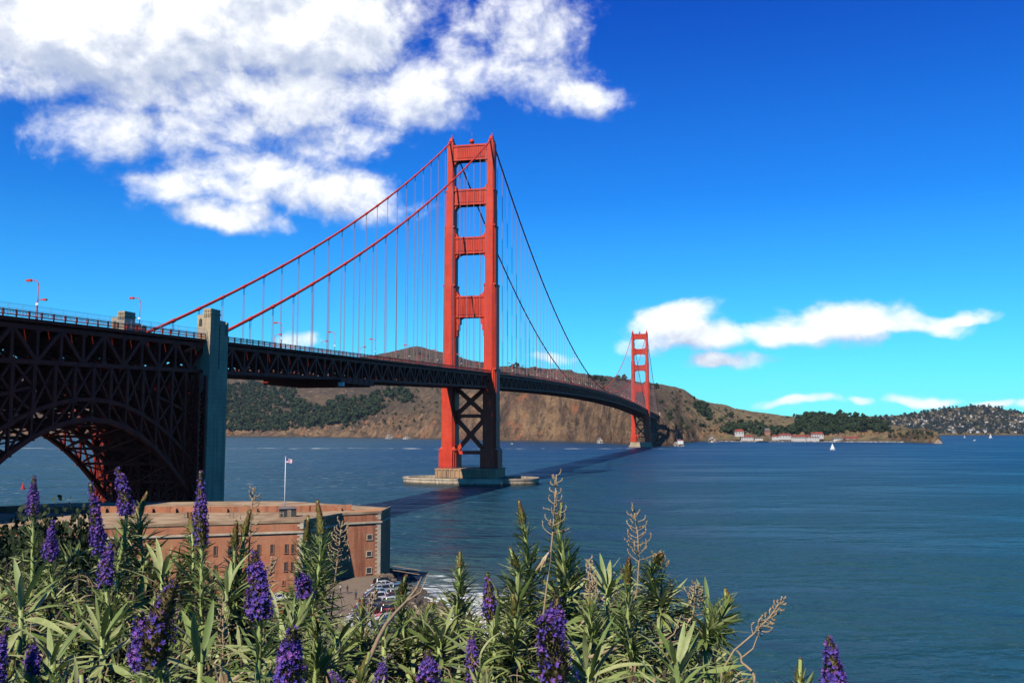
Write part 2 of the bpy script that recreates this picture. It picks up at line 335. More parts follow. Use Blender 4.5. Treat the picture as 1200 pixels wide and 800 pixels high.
# ------------------------------------------------------------------ mesh helpers
class MB:
    def __init__(s): s.v = []; s.f = []; s.mi = []; s.cur = 0
    def add(s, vs, fs):
        o = len(s.v); s.v.extend([tuple(map(float, x)) for x in vs]); s.f.extend([tuple(i+o for i in f) for f in fs]); s.mi.extend([s.cur]*len(fs)); return s
    def box(s, c, d, rz=0):
        x, y, z = d[0]/2, d[1]/2, d[2]/2; ca, sa = math.cos(rz), math.sin(rz)
        vs = [(c[0]+a*x*ca-b*y*sa, c[1]+a*x*sa+b*y*ca, c[2]+e*z) for e in (-1,1) for a, b in ((-1,-1),(1,-1),(1,1),(-1,1))]
        return s.add(vs, [(3,2,1,0),(4,5,6,7),(0,1,5,4),(1,2,6,5),(2,3,7,6),(3,0,4,7)])
    def bar(s, p, q, w, h=None, up=(0,0,1)):
        h = h or w; p = np.array(p, float); q = np.array(q, float); d = q-p; L = np.linalg.norm(d)
        if L < 1e-6: return s
        d /= L; u = np.array(up, float)
        if abs(d@u) > .98: u = np.array([0,1.,0]) if abs(d[1]) < .9 else np.array([1.,0,0])
        a = np.cross(d, u); a /= np.linalg.norm(a); b = np.cross(a, d)
        vs = [e+a*i*w/2+b*j*h/2 for e in (p, q) for i, j in ((-1,-1),(1,-1),(1,1),(-1,1))]
        return s.add(vs, [(3,2,1,0),(4,5,6,7),(0,1,5,4),(1,2,6,5),(2,3,7,6),(3,0,4,7)])
    def tube(s, pts, r, n=6, cap=True):
        pts = [np.array(p, float) for p in pts]; m = len(pts); rr = r if hasattr(r, '__len__') else [r]*m; vs = []
        u = None
        for i, p in enumerate(pts):
            d = pts[min(i+1,m-1)]-pts[max(i-1,0)]; d = d/(np.linalg.norm(d)+1e-12)
            if u is None: u = np.array([0,0,1.]) if abs(d[2]) < .9 else np.array([1.,0,0])
            a = np.cross(d, u); a /= np.linalg.norm(a)+1e-12; b = np.cross(a, d); u = b
            for k in range(n): vs.append(p+rr[i]*(a*math.cos(2*PI*k/n)+b*math.sin(2*PI*k/n)))
        fs = [(i*n+k, i*n+(k+1)%n, (i+1)*n+(k+1)%n, (i+1)*n+k) for i in range(m-1) for k in range(n)]
        if cap: fs += [tuple(range(n-1,-1,-1)), tuple((m-1)*n+k for k in range(n))]
        return s.add(vs, fs)
    def prism(s, poly, z0, z1, top=None):
        n = len(poly); top = top or poly
        vs = [(x,y,z0) for x, y in poly]+[(x,y,z1) for x, y in top]
        return s.add(vs, [tuple(range(n-1,-1,-1)), tuple(range(n,2*n))]+[(i,(i+1)%n,(i+1)%n+n,i+n) for i in range(n)])
    def extr(s, poly3, vec):
        n = len(poly3); v = np.array(vec, float)
        vs = [np.array(p, float) for p in poly3]; vs += [p+v for p in vs]
        return s.add(vs, [tuple(range(n-1,-1,-1)), tuple(range(n,2*n))]+[(i,(i+1)%n,(i+1)%n+n,i+n) for i in range(n)])
    def sphere(s, c, r, n=10, m=7, sc3=(1,1,1)):
        pts = [(c[0],c[1],c[2]-r*sc3[2])]
        for j in range(1,m):
            a = -PI/2+PI*j/m
            for k in range(n): pts.append((c[0]+r*sc3[0]*math.cos(a)*math.cos(2*PI*k/n), c[1]+r*sc3[1]*math.cos(a)*math.sin(2*PI*k/n), c[2]+r*sc3[2]*math.sin(a)))
        pts.append((c[0],c[1],c[2]+r*sc3[2])); t = len(pts)-1
        fs = [(0,1+(k+1)%n,1+k) for k in range(n)]
        for j in range(m-2):
            for k in range(n): fs.append((1+j*n+k,1+j*n+(k+1)%n,1+(j+1)*n+(k+1)%n,1+(j+1)*n+k))
        fs += [(1+(m-2)*n+k,1+(m-2)*n+(k+1)%n,t) for k in range(n)]
        return s.add(pts, fs)
    def mesh(s, name, mats, smooth=False, recalc=True):
        me = bpy.data.meshes.new(name); me.from_pydata(s.v, [], s.f)
        for m in (mats if isinstance(mats, (list,tuple)) else [mats]): me.materials.append(MAT[m])
        if any(s.mi): me.polygons.foreach_set('material_index', s.mi)
        if recalc:
            import bmesh
            bm = bmesh.new(); bm.from_mesh(me); bmesh.ops.recalc_face_normals(bm, faces=bm.faces); bm.to_mesh(me); bm.free()
        if smooth: me.polygons.foreach_set('use_smooth', [True]*len(me.polygons))
        return me
    def build(s, name, mats, parent=None, smooth=False, loc=None, recalc=True):
        return link(name, s.mesh(name, mats, smooth, recalc), parent, loc)
def link(name, me, parent=None, loc=None):
    o = bpy.data.objects.new(name, me); col.objects.link(o)
    if parent is not None: o.parent = parent
    if loc is not None: o.location = loc
    return o
def tag(o, label=None, cat=None, group=None, kind=None):
    for k, v in (('label',label),('category',cat),('group',group),('kind',kind)):
        if v: o[k] = v
    return o
def empty(name, loc=(0,0,0), rz=0, parent=None):
    o = bpy.data.objects.new(name, None); col.objects.link(o); o.location = tuple(map(float, loc)); o.rotation_euler = (0,0,rz); o.empty_display_size = .5
    if parent is not None: o.parent = parent
    return o
KIDS = {}
def kids(o): return [c for c in bpy.data.objects if c.parent == o]
def dup(o, parent=None, kid_cache={}):
    c = o.copy(); col.objects.link(c)
    if parent is not None: c.parent = parent
    for ch in kids(o): dup(ch, c)
    return c
def np_mesh(name, V, Q, mats, smooth=False, mi=None):
    me = bpy.data.meshes.new(name); V = np.asarray(V, np.float32); Q = np.asarray(Q, np.int32); k = Q.shape[1]
    me.vertices.add(len(V)); me.vertices.foreach_set('co', V.ravel())
    me.loops.add(Q.size); me.loops.foreach_set('vertex_index', Q.ravel())
    me.polygons.add(len(Q)); me.polygons.foreach_set('loop_start', np.arange(0, Q.size, k, dtype=np.int32))
    for m in (mats if isinstance(mats, (list,tuple)) else [mats]): me.materials.append(MAT[m])
    if mi is not None: me.polygons.foreach_set('material_index', np.asarray(mi, np.int32))
    if smooth: me.polygons.foreach_set('use_smooth', np.ones(len(Q), bool))
    me.update(calc_edges=True); me.validate(); return me
def scatter(tv, tf, R, P):
    tv = np.asarray(tv); tf = np.asarray(tf); M = len(P)
    V = np.einsum('mij,nj->mni', R, tv)+P[:,None,:]
    Q = tf[None]+(np.arange(M)*len(tv))[:,None,None]
    return V.reshape(-1,3), Q.reshape(-1, tf.shape[1])
def frames(dirs, up=None, roll=None):
    # matrices whose columns are side, along, normal
    d = dirs/np.linalg.norm(dirs, axis=1, keepdims=True)
    u = np.tile([0,0,1.], (len(d),1)) if up is None else up
    s = np.cross(d, u); ln = np.linalg.norm(s, axis=1, keepdims=True); s = np.where(ln < 1e-4, np.array([1.,0,0]), s/np.maximum(ln,1e-4))
    n = np.cross(s, d)
    if roll is not None:
        c, k = np.cos(roll)[:,None], np.sin(roll)[:,None]; s, n = s*c+n*k, n*c-s*k
    return np.stack([s, d, n], axis=2)
def cat(parts):
    V = []; Q = []; o = 0
    for v, q in parts: V.append(v); Q.append(q+o); o += len(v)
    return np.concatenate(V), np.concatenate(Q)
def hash2(ix, iy, seed):
    n = (ix.astype(np.int64)*374761393+iy.astype(np.int64)*668265263+seed*974634777) & 0x7fffffff
    n = ((n ^ (n >> 13))*1274126177) & 0x7fffffff
    return ((n ^ (n >> 16)) & 0xffff)/65535.0
def vnoise(x, y, seed=0):
    ix, iy = np.floor(x), np.floor(y); fx, fy = x-ix, y-iy; fx = fx*fx*(3-2*fx); fy = fy*fy*(3-2*fy)
    a, b = hash2(ix,iy,seed), hash2(ix+1,iy,seed); c, d = hash2(ix,iy+1,seed), hash2(ix+1,iy+1,seed)
    return (a*(1-fx)+b*fx)*(1-fy)+(c*(1-fx)+d*fx)*fy
def fbm(x, y, oct=5, seed=0, ridged=False):
    t = 0; a = .5; tot = 0
    for i in range(oct):
        n = vnoise(x*2**i, y*2**i, seed+i*17)
        if ridged: n = 1-np.abs(2*n-1)
        t = t+a*n; tot += a; a *= .5
    return t/tot

# ================================================================== SETTING
# ---- water
w = MB(); R = 16000
w.add([(-R,-R,0),(R,-R,0),(R,R,0),(-R,R,0)], [(0,1,2,3)])
tag(w.build('water', 'bay_water', recalc=False), kind='structure')

# ---- headlands: columns of (screen height, distance) that give real heights at real distances
HEAD = [ # px, shore D, then (y, D) rising to the skyline
 (-700,4300,[(505,4400),(485,4800),(455,5300),(430,5800)]),
 (0,4300,[(505,4400),(480,4800),(450,5300),(425,5800)]),
 (270,4250,[(506,4330),(475,4700),(447,5300),(432,5800)]),
 (350,4050,[(504,4150),(466,4600),(446,5200),(425,5700)]),
 (440,3600,[(502,3700),(473,4100),(446,4600),(416,5400)]),
 (487,3350,[(492,3520),(464,3950),(441,4400),(405.5,5400)]),
 (520,3150,[(490,3300),(466,3700),(441,4200),(413,5300)]),
 (565,2900,[(484,3020),(462,3300),(446,3700),(427,5000)]),
 (600,2750,[(477,2830),(458,2950),(443,3500),(434,4500)]),
 (650,2620,[(470,2690),(457,2800),(446,3200),(436,4200)]),
 (700,2420,[(475,2490),(462,2600),(452,3000),(444,3900)]),
 (735,2150,[(488,2220),(470,2350),(459,2750),(449,3700)]),
 (760,1965,[(505,2010),(484,2200),(463,2700),(450,3500)]),
 (775,1925,[(514,1960),(494,2130),(470,2600),(451,3400)]),
 (790,1960,[(516,1985),(503,2120),(482,2500),(454,3300)]),
 (800,2350,[(512,2420),(498,2560),(478,2900),(457,3300)]),
 (820,2620,[(509,2720),(494,2850),(482,3000),(469,3300)]),
 (840,2680,[(510,2780),(499,2900),(487,3100),(474,3400)]),
 (883,2700,[(513,2850),(504,3000),(494,3300),(483,3700)]),
 (937,2700,[(514,2850),(507,2950),(498,3150),(489,3500)]),
 (960,2690,[(513,2790),(505,2880),(495,2980),(487,3150)]),
 (1000,2650,[(513,2740),(505,2850),(495,2950),(489,3100)]),
 (1043,2560,[(513,2620),(507,2750),(503,2850),(500,3000)]),
 (1083,2370,[(513,2400),(508,2440),(506,2500),(505,2600)]),
 (1097,2330,[(517,2350),(513,2370),(512,2400),(511.5,2450)]),
 (1106,2360,[(523,2365),(523,2380),(523,2400),(523,2420)])]
BELV = [(990,5200,[(507,5400),(498,5800),(487,6300)]),(1033,5200,[(507,5400),(497,5800),(487.5,6300)]),(1067,5200,[(506,5400),(495,5800),(485.5,6300)]),
 (1093,5200,[(506,5400),(493,5800),(481,6300)]),(1113,5180,[(506,5400),(492,5800),(478,6300)]),(1140,5150,[(506,5350),(492,5750),(475,6300)]),(1160,5150,[(506,5350),(492,5750),(476,6300)]),
 (1180,5150,[(506,5350),(493,5750),(480,6300)]),(1200,5150,[(506,5350),(494,5750),(484,6300)]),(1300,5200,[(507,5350),(499,5750),(490,6300)]),(1450,5300,[(508,5450),(504,5850),(499,6400)])]
def ease(t): return t*t*(3-2*t)
class Terrain:
    def __init__(s, cols, amp, back, seed, x0, x1, step, nrow):
        s.xs = np.array([c[0] for c in cols], float)
        s.D = np.array([[c[1]]+[d for _, d in c[2]] for c in cols], float)
        s.Z = np.array([[0.4]+[at(c[0], y, d)[2] for y, d in c[2]] for c in cols])
        s.amp, s.back, s.seed, s.x0, s.x1, s.step, s.nrow = amp, back, seed, x0, x1, step, nrow
    def column(s, px):
        # smooth interpolation between the columns
        i = np.clip(np.searchsorted(s.xs, px)-1, 0, len(s.xs)-2); t = np.clip((px-s.xs[i])/(s.xs[i+1]-s.xs[i]), 0, 1)
        t = (ease(t)*.5+t*.5)[...,None]
        return s.D[i]*(1-t)+s.D[i+1]*t, s.Z[i]*(1-t)+s.Z[i+1]*t
    def height(s, px, D):
        px = np.asarray(px, float); D = np.asarray(D, float)
        Dc, Zc = s.column(px); z = np.full(D.shape, -9.0)
        n = Dc.shape[-1]
        z = np.where(D < Dc[...,0], np.maximum(-9, (D-Dc[...,0])*.12), z)
        for k in range(n-1):
            t = (D-Dc[...,k])/(Dc[...,k+1]-Dc[...,k]); inside = (t >= 0)&(t <= 1)
            tt = np.clip(t,0,1); tt = tt*.55+np.where(tt < 1, np.sin(tt*PI/2), 1)*.45 if k == n-2 else tt
            z = np.where(inside, Zc[...,k]*(1-tt)+Zc[...,k+1]*tt, z)
        u = (D-Dc[...,n-1])/s.back
        z = np.where(u > 0, Zc[...,n-1]*(1-.8*ease(np.clip(u,0,1))), z)
        x = (px-600)/F*D*1.0
        g = fbm(x/210+D/900, D/420, 5, s.seed, True)-.52; f = fbm(x/45, D/60, 4, s.seed+5)-.5; r = fbm(x/62+g*2.2+D/90, D/42, 6, s.seed+9, True)-.55; hf = fbm(x/17, D/11, 3, s.seed+31, True)-.55
        sky = np.exp(-((D-Dc[...,n-1])/260)**2)
        a = np.clip(z/60, 0, 1)*s.amp*(1-.72*sky)
        cliff = np.exp(-((D-(Dc[...,0]+Dc[...,1])/2-40)/130)**2)
        return z+a*(g*2.2+f*.5)+np.clip(z/12,0,1)*cliff*s.amp*(r*2.0+f*.8+hf*.42)+np.clip(z/60,0,1)*s.amp*hf*.2*(1-.6*sky)
    def build(s, name):
        px = np.arange(s.x0, s.x1+.01, s.step); t = np.linspace(0, 1, s.nrow)
        Dc, _ = s.column(px); n = Dc.shape[1]
        # rows crowd the shore and the cliff
        kn = np.concatenate([Dc[:,:1]-60, Dc, Dc[:,-1:]+s.back], axis=1); kt = np.array([0,.06]+[.06+.74*(k+1)/(n-1) for k in range(n-1)]+[1.0])
        D = np.stack([np.interp(t, kt, kn[i]) for i in range(len(px))])
        PX = np.repeat(px[:,None], s.nrow, 1); Z = s.height(PX, D)
        # px is the direction column: x from the ray at horizon level
        X = (PX-600)/F*cP*D
        V = np.stack([X, D, Z], -1).reshape(-1,3)
        i, j = np.meshgrid(np.arange(len(px)-1), np.arange(s.nrow-1), indexing='ij'); a = i*s.nrow+j
        Q = np.stack([a, a+s.nrow, a+s.nrow+1, a+1], -1).reshape(-1,4)
        return tag(link(name, np_mesh(name, V, Q, 'headland', True)), kind='structure')
    def point(s, px, D):
        z = float(s.height(np.array([px]), np.array([D]))[0]); return np.array([(px-600)/F*cP*D, D, z])
    def hit(s, px, py):
        Ds = np.linspace(s.column(np.array([px]))[0][0,0], s.column(np.array([px]))[0][0,-1]+50, 220)
        Z = s.height(np.full(Ds.shape, px), Ds)
        X = (px-600)/F*cP*Ds; zz = Z-H; y = 400-F*(zz*cP-Ds*sP)/(Ds*cP+zz*sP)
        k = np.argmax(y <= py) if (y <= py).any() else len(Ds)-1
        return np.array([X[k], Ds[k], Z[k]])
head = Terrain(HEAD, 24, 1500, 3, -700, 1106, 1.0, 150); head.build('headland_hills')
belv = Terrain(BELV, 10, 1200, 23, 990, 1450, 2.0, 50); belv.build('hill_across_water')

# ---- near shore: bluff under the viewer, flat point with the fort and the car park
SHORE = [(-170,330),(-130,300),(-75,296),(-55,262),(-29,236),(-25,228),(-24.5,215),(-20,205),(-15,190),(-9.5,172),(-4,152),(3,132),(13,110),(22,80),(27,45),(30,10),(34,-60)]
def seg_dist(px, py, poly):
    d = np.full(px.shape, 1e9)
    for (x0,y0),(x1,y1) in zip(poly[:-1], poly[1:]):
        dx, dy = x1-x0, y1-y0; t = np.clip(((px-x0)*dx+(py-y0)*dy)/(dx*dx+dy*dy), 0, 1)
        d = np.minimum(d, np.hypot(px-x0-t*dx, py-y0-t*dy))
    return d
def inside_land(px, py):
    sx = np.interp(py, [p[1] for p in SHORE[::-1]], [p[0] for p in SHORE[::-1]])
    return (px < sx)&(py < 330)
def ground_z(px, py):
    px = np.asarray(px, float); py = np.asarray(py, float)
    d = seg_dist(px, py, SHORE); d = np.where(inside_land(px, py), d, -d)
    left = np.clip((-px-18)/50, 0, 1)
    foot = 66+left*46
    u = np.clip((py-6.5)/(foot-6.5), 0, 1)
    bl = 29.7*(1-u)**1.35
    z = 3.5+bl+(fbm(px/9, py/9, 4, 40)-.5)*np.clip(bl/6,0,1)*1.6
    z = np.minimum(z, 3.5+np.maximum(0,(d-6))*1.25)
    z = np.where(d < 6, np.minimum(z, -1.6+d*.85), z)
    return np.where(d < 0, np.maximum(d*.5-1.6, -6), z)
def build_ground():
    xs = np.concatenate([np.arange(-190,-60,4), np.arange(-60,46,1.4)]); ys = np.concatenate([np.arange(-60,0,5), np.arange(0,14,.6), np.arange(14,250,1.6), np.arange(250,345,4)])
    X, Y = np.meshgrid(xs, ys, indexing='ij'); Z = ground_z(X, Y)
    a = (np.arange(len(xs)-1)[:,None]*len(ys)+np.arange(len(ys)-1)[None,:])
    Q = np.stack([a, a+len(ys), a+len(ys)+1, a+1], -1).reshape(-1,4)
    tag(link('ground', np_mesh('ground', np.stack([X,Y,Z],-1).reshape(-1,3), Q, 'bluff_ground', True)), kind='structure')
build_ground()

# ================================================================== THE BRIDGE (local x across, y along towards the far shore, z up)
T0 = np.array([-26.7, 614.0]); AZ = 0.2203
bd = np.array([math.sin(AZ), math.cos(AZ)]); bn = np.array([math.cos(AZ), -math.sin(AZ)])
def bw(l, s, z): a = T0+bd*s+bn*l; return np.array([a[0], a[1], z])
SPAN, SIDE, HW = 1280.0, 343.0, 13.7
def deck_z(s):
    if s <= 0: return 71+.0298*s
    if s >= SPAN: return 71-.0298*(s-SPAN)*.6
    return 71+.0298*s-.0298/SPAN*s*s
def cable_z(s):
    k = 4*143.0/SPAN**2
    if 0 <= s <= SPAN: return 226.6-143*(1-((s-SPAN/2)/(SPAN/2))**2)
    t = -s if s < 0 else s-SPAN
    return 226.6+(61.5-226.6)*t/SIDE-k*t*(SIDE-t)
bridge = empty('suspension_bridge', (T0[0], T0[1], 0), -AZ)
tag(bridge, 'orange red suspension bridge crossing the strait on two tall towers', 'bridge')

def make_tower(s0, parent):
    tw = empty('tower', (0, s0, 0), 0, parent)
    segs = [(10,21.5,11.6,18.5),(21.5,73,8.9,14.5),(73,128,8.1,12.5),(128,167,7.0,11),(167,191,5.7,9.6),(191,223.5,4.7,8.2)]
    for sx in (-1, 1):
        m = MB()
        for i, (z0, z1, wt, lo) in enumerate(segs):
            x = sx*HW
            m.box((x,0,(z0+z1)/2), (wt*.70, lo, z1-z0)); m.box((x,0,(z0+z1)/2-.15), (wt, lo*.70, z1-z0-.3)); m.box((x,0,(z0+z1)/2-.3), (wt*.86, lo*.86, z1-z0-.6))
            if i: m.box((x,0,z0+.5), (wt+1.1, lo+1.0, 1.1))
            if i == 0: m.prism([(x-wt*.5,-lo*.42),(x+wt*.5,-lo*.42),(x+wt*.5,lo*.42),(x-wt*.5,lo*.42)], z1-.1, z1+2.2, [(x-4.3,-lo*.33),(x+4.3,-lo*.33),(x+4.3,lo*.33),(x-4.3,lo*.33)])
        m.build('leg', 'orange_steel', tw)
        c = MB(); c.box((sx*HW,0,224.4), (3.4,6.4,2.0)); c.prism([(sx*HW-1.2,-3.6),(sx*HW+1.2,-3.6),(sx*HW+1.2,3.6),(sx*HW-1.2,3.6)], 225.4, 228.4, [(sx*HW-.7,-1.4),(sx*HW+.7,-1.4),(sx*HW+.7,1.4),(sx*HW-.7,1.4)])
        c.tube([(sx*HW,0,228.3),(sx*HW,0,230.6)], .35, 6)
        c.build('saddle_housing', 'orange_steel', tw)
    for (zt, zb, wleg, haunch, step) in ((222.5,212.0,4.7,3.2,0),(192.5,182,5.7,3.2,0),(160.5,149.5,7,3.6,0),(121.5,107.5,8.1,4.2,1)):
        m = MB(); half = HW-wleg*.35; dp = 6.2
        m.box((0,0,(zt+zb)/2), (half*2,dp,zt-zb))
        m.box((0,0,zt-.55), (half*2,dp+.9,1.1)); m.box((0,0,zb+.55), (half*2,dp+.9,1.1))
        nf = 15
        for k in range(nf):
            x = -half+3.2+(2*half-6.4)*k/(nf-1)
            for sy in (-1,1): m.box((x, sy*(dp/2+.2), (zt+zb)/2), (.75,.42,(zt-zb)-3.4))
        inner = HW-wleg*.5
        for sx in (-1,1):
            for sgn, z in ((-1,zb),(1,zt)):
                if sgn == 1 and zt > 220: continue
                pts = [(sx*(inner+.3),-dp/2+.3,z)]
                pts += [(sx*(inner-haunch*(1-math.cos(a))-.0), -dp/2+.3, z+sgn*(haunch-haunch*math.sin(a))) for a in np.linspace(0, PI/2, 5)] if False else [(sx*(inner+.3),-dp/2+.3,z+sgn*haunch),(sx*(inner-.5),-dp/2+.3,z+sgn*haunch*.8),(sx*(inner-haunch*.35),-dp/2+.3,z+sgn*haunch*.35),(sx*(inner-haunch*.8),-dp/2+.3,z+sgn*.5),(sx*(inner-haunch),-dp/2+.3,z)]
                m.extr(pts, (0,dp-.6,0))
            if step:
                for q, (dx, dz) in enumerate(((2.6,4.5),(1.7,8.5),(.9,12.5))): m.box((sx*(inner-dx/2+.15),0,zb-dz/2+.2), (dx+.3,dp-.8-.3*q,dz))
        m.build('strut', 'orange_steel', tw)
    for z0, z1 in ((43.5,62),(20.0,42.5)):
        m = MB(); i = HW-3.9
        m.bar((-i,0,z0+.6),(i,0,z1-.4),2.6,2.4,(0,1,0)); m.bar((-i,.04,z1-.4),(i,.04,z0+.6),2.6,2.34,(0,1,0))
        m.box((0,0,(z0+z1)/2), (4.6,2.7,4.6))
        for sx in (-1,1):
            for z, sg in ((z0,1),(z1,-1)): m.extr([(sx*(i+.3),-1.3,z),(sx*(i-3.6),-1.3,z),(sx*(i+.3),-1.3,z+sg*5.2)], (0,2.62,0))
        m.build('cross_brace', 'orange_steel', tw)
        h = MB(); h.box((0,0,z0), (2*i+.4,3.0,2.3)); h.build('strut', 'orange_steel', tw)
    b = MB(); b.tube([(0,0,222.5),(0,0,224)], .9, 8); b.sphere((0,0,225.4), 1.75, 12, 8); b.tube([(0,0,227),(0,0,232)], .08, 5)
    b.build('beacon', 'orange_steel', tw, True)
    return tw
tower = make_tower(0, bridge)
far_tower = dup(tower); far_tower.parent = bridge; far_tower.location = (0, SPAN, 0)

# piers: near tower stands in an oval fender
def oval(a, b, n=40, p=2.6): return [(a*abs(math.cos(t))**(2/p)*(1 if math.cos(t) >= 0 else -1), b*abs(math.sin(t))**(2/p)*(1 if math.sin(t) >= 0 else -1)) for t in np.linspace(0, 2*PI, n, endpoint=False)]
m = MB()
m.prism([(-20.3,-13),(20.3,-13),(20.3,13),(-20.3,13)], -6, 9.2, [(-19.9,-12.5),(19.9,-12.5),(19.9,12.5),(-19.9,12.5)])
m.box((0,0,9.6), (40.6,25.8,.9))
for k in range(14):
    x = -18.5+37*k/13
    m.box((x,-12.85,4.6), (.5,.5,9))
m.build('tower_pier', 'pier_concrete', bridge)
m = MB(); o1, o2 = oval(44.5,24,64,2.2), oval(41.6,21.2,64,2.2); n = 64
for z0, z1, g in ((-6,3.4,0),(3.4,4.3,.35)):
    oo = oval(44.5+g,24+g,64,2.2)
    m.add([(x,y,z0) for x,y in oo]+[(x,y,z1) for x,y in oo]+[(x,y,z1) for x,y in o2]+[(x,y,z0) for x,y in o2],
      [(i,(i+1)%n,n+(i+1)%n,n+i) for i in range(n)]+[(n+i,n+(i+1)%n,2*n+(i+1)%n,2*n+i) for i in range(n)]+[(2*n+i,2*n+(i+1)%n,3*n+(i+1)%n,3*n+i) for i in range(n)])
m.build('fender_wall', 'fender_concrete', bridge, recalc=False)
m = MB()
for k in range(25):
    for sy in (-1,1): m.box((-18.9+37.8*k/24, sy*12.4, 10.65), (.14,.14,1.3))
for sy in (-1,1):
    for z in (10.7,11.3): m.box((0,sy*12.4,z), (38,.12,.12))
m.build('pier_railing', 'dark_paint', bridge)
m = MB(); m.prism([(-21,-14),(21,-14),(21,14),(-21,14)], -6, 9.4, [(-19.5,-12.5),(19.5,-12.5),(19.5,12.5),(-19.5,12.5)])
m.prism([(-22.5,-15.5),(22.5,-15.5),(22.5,15.5),(-22.5,15.5)], -6, 3.0)
m.build('tower_pier', 'concrete', bridge, loc=(0,SPAN,0))

# cables with their bands and suspenders
P0 = 15.24
s_side = [-(k*P0) for k in range(1,22)]; s_main = [k*P0 for k in range(1,84)]; s_far = [SPAN+k*P0 for k in range(1,22)]
for sx in (-1,1):
    m = MB(); pts = [-SIDE-14]+list(np.linspace(-SIDE,0,46))+list(np.linspace(0,SPAN,120))[1:]+list(np.linspace(SPAN,SPAN+SIDE,40))[1:]
    m.tube([(sx*HW, s, cable_z(s)) for s in pts], .50, 10)
    for s in s_side+s_main[:40]:
        a, b = s-.7, s+.7; m.tube([(sx*HW,a,cable_z(a)),(sx*HW,b,cable_z(b))], .68, 8)
    m.build('main_cable', 'orange_steel', bridge, True)
def susp(m, sx, s):
    zt, zb = cable_z(s)-.3, deck_z(s)-1.0
    if zt-zb < .8: return
    for e in (-.42,.42): m.tube([(sx*HW,s+e,zb),(sx*HW,s+e,zt)], .085, 5, False)
cnt = 0
for s in s_side+s_main[:29]:
    for sx in (-1,1):
        m = MB(); susp(m, sx, s); m.build('suspender_cable', 'rope_steel', bridge, recalc=False); cnt += 1
m = MB()
for s in s_main[29:]+s_far:
    for sx in (-1,1): susp(m, sx, s)
tag(m.build('suspender_cable', 'rope_steel', bridge, recalc=False), kind='stuff')

# deck: roadway slab, sidewalks, stiffening trusses, floor system, railings
S_A, S_B = -560.0, SPAN+SIDE+60
PAN = 7.62
def srange(a, b, st): return list(np.arange(a, b+.01, st))
ss = srange(S_A, S_B, PAN*2)
m = MB()
for a, b in zip(ss[:-1], ss[1:]):
    za, zb = deck_z(a), deck_z(b)
    m.extr([(-10.2,a,za-.5),(10.2,a,za-.5),(10.2,a,za),(-10.2,a,za)], (0,b-a,zb-za))
m.build('roadway', 'asphalt', bridge, recalc=False)
for sx in (-1,1):
    m = MB()
    for a, b in zip(ss[:-1], ss[1:]):
        za, zb = deck_z(a)+.25, deck_z(b)+.25; x0, x1 = sx*10.3, sx*14.9
        m.extr([(x0,a,za-.35),(x1,a,za-.35),(x1,a,za),(x0,a,za)], (0,b-a,zb-za))
        m.extr([(x1,a,za-.75),(x1+sx*.25,a,za-.75),(x1+sx*.25,a,za-.2),(x1,a,za-.2)], (0,b-a,zb-za))
    m.build('sidewalk', 'orange_steel_shaded', bridge)
    m = MB()
    for a in srange(S_A, S_B, PAN):
        b = min(a+PAN, S_B); za, zb = deck_z(a), deck_z(b); x = sx*HW
        m.bar((x,a,za-1.5),(x,b,zb-1.5),.95,1.0); m.bar((x,a,za-9.0),(x,b,zb-9.0),.95,1.0)
        k = round((a-S_A)/PAN)
        m.bar((x,a,za-9),(x,a,za-1.5),.8,.9)
        if k%2: m.bar((x,a,za-9),(x,b,zb-1.5),.85,.95)
        else: m.bar((x,a,za-1.5),(x,b,zb-9),.85,.95)
        # gusset plates at the joints
        m.box((x,a,za-8.7), (.99,1.9,1.5)); m.box((x,a,za-1.8), (.99,1.9,1.4))
    m.build('stiffening_truss', 'orange_steel_shaded', bridge, recalc=False)
    m = MB()
    x = sx*14.75
    for a in srange(S_A, S_B, PAN/2):
        b = min(a+PAN/2, S_B); za, zb = deck_z(a)+.25, deck_z(b)+.25
        m.bar((x,a,za+1.38),(x,b,zb+1.38),.22,.2); m.bar((x,a,za+.42),(x,b,zb+.42),.18,.2)
        m.bar((x,a,za-.3),(x,a,za+1.6),.26,.26)
        st = .42 if a < 40 else (.85 if a < 420 else 1.9)
        n = int(PAN/2/st)
        for q in range(1, n):
            y = a+PAN/2*q/n; z = za+(zb-za)*q/n; wd = .13*st/.42*.8
            m.box((x,y,z+.9), (.07,wd,.95))
    m.build('railing', 'orange_steel', bridge, recalc=False)
m = MB()
for a in srange(S_A, S_B, PAN):
    za = deck_z(a); k = round((a-S_A)/PAN)
    m.box((0,a,za-2.75), (26.4,.5,4.4)); m.box((0,a,za-9), (26.6,.5,.6))
    if a+PAN <= S_B:
        zb = deck_z(a+PAN)
        for l in (-6.5,-2.2,2.2,6.5): m.bar((l,a,za-.95),(l,a+PAN,zb-.95),.35,.8)
        if k%2 == 0: m.bar((-HW,a,za-9.05),(0,a+PAN,zb-9.05),.5,.4); m.bar((HW,a,za-9.05),(0,a+PAN,zb-9.05),.5,.4)
        else: m.bar((0,a,za-9.05),(-HW,a+PAN,zb-9.05),.5,.4); m.bar((0,a,za-9.05),(HW,a+PAN,zb-9.05),.5,.4)
    if k%2 == 0:
        m.bar((-HW,a+.3,za-8.8),(0,a+.3,za-4.6),.6,.6); m.bar((HW,a+.3,za-8.8),(0,a+.3,za-4.6),.6,.6)
    if a < -340:
        for u0 in (-13,-4.4,4.4): m.bar((u0,a-.3,za-8.8),(u0+8.6,a-.3,za-4.7),.7,.7); m.bar((u0+8.6,a-.33,za-8.8),(u0,a-.33,za-4.7),.7,.7)
        if a > -470 and a < -350: m.box((0,a,za-10.2), (26.4,.5,2.2))
m.build('floor_system', 'orange_steel_shaded', bridge, recalc=False)
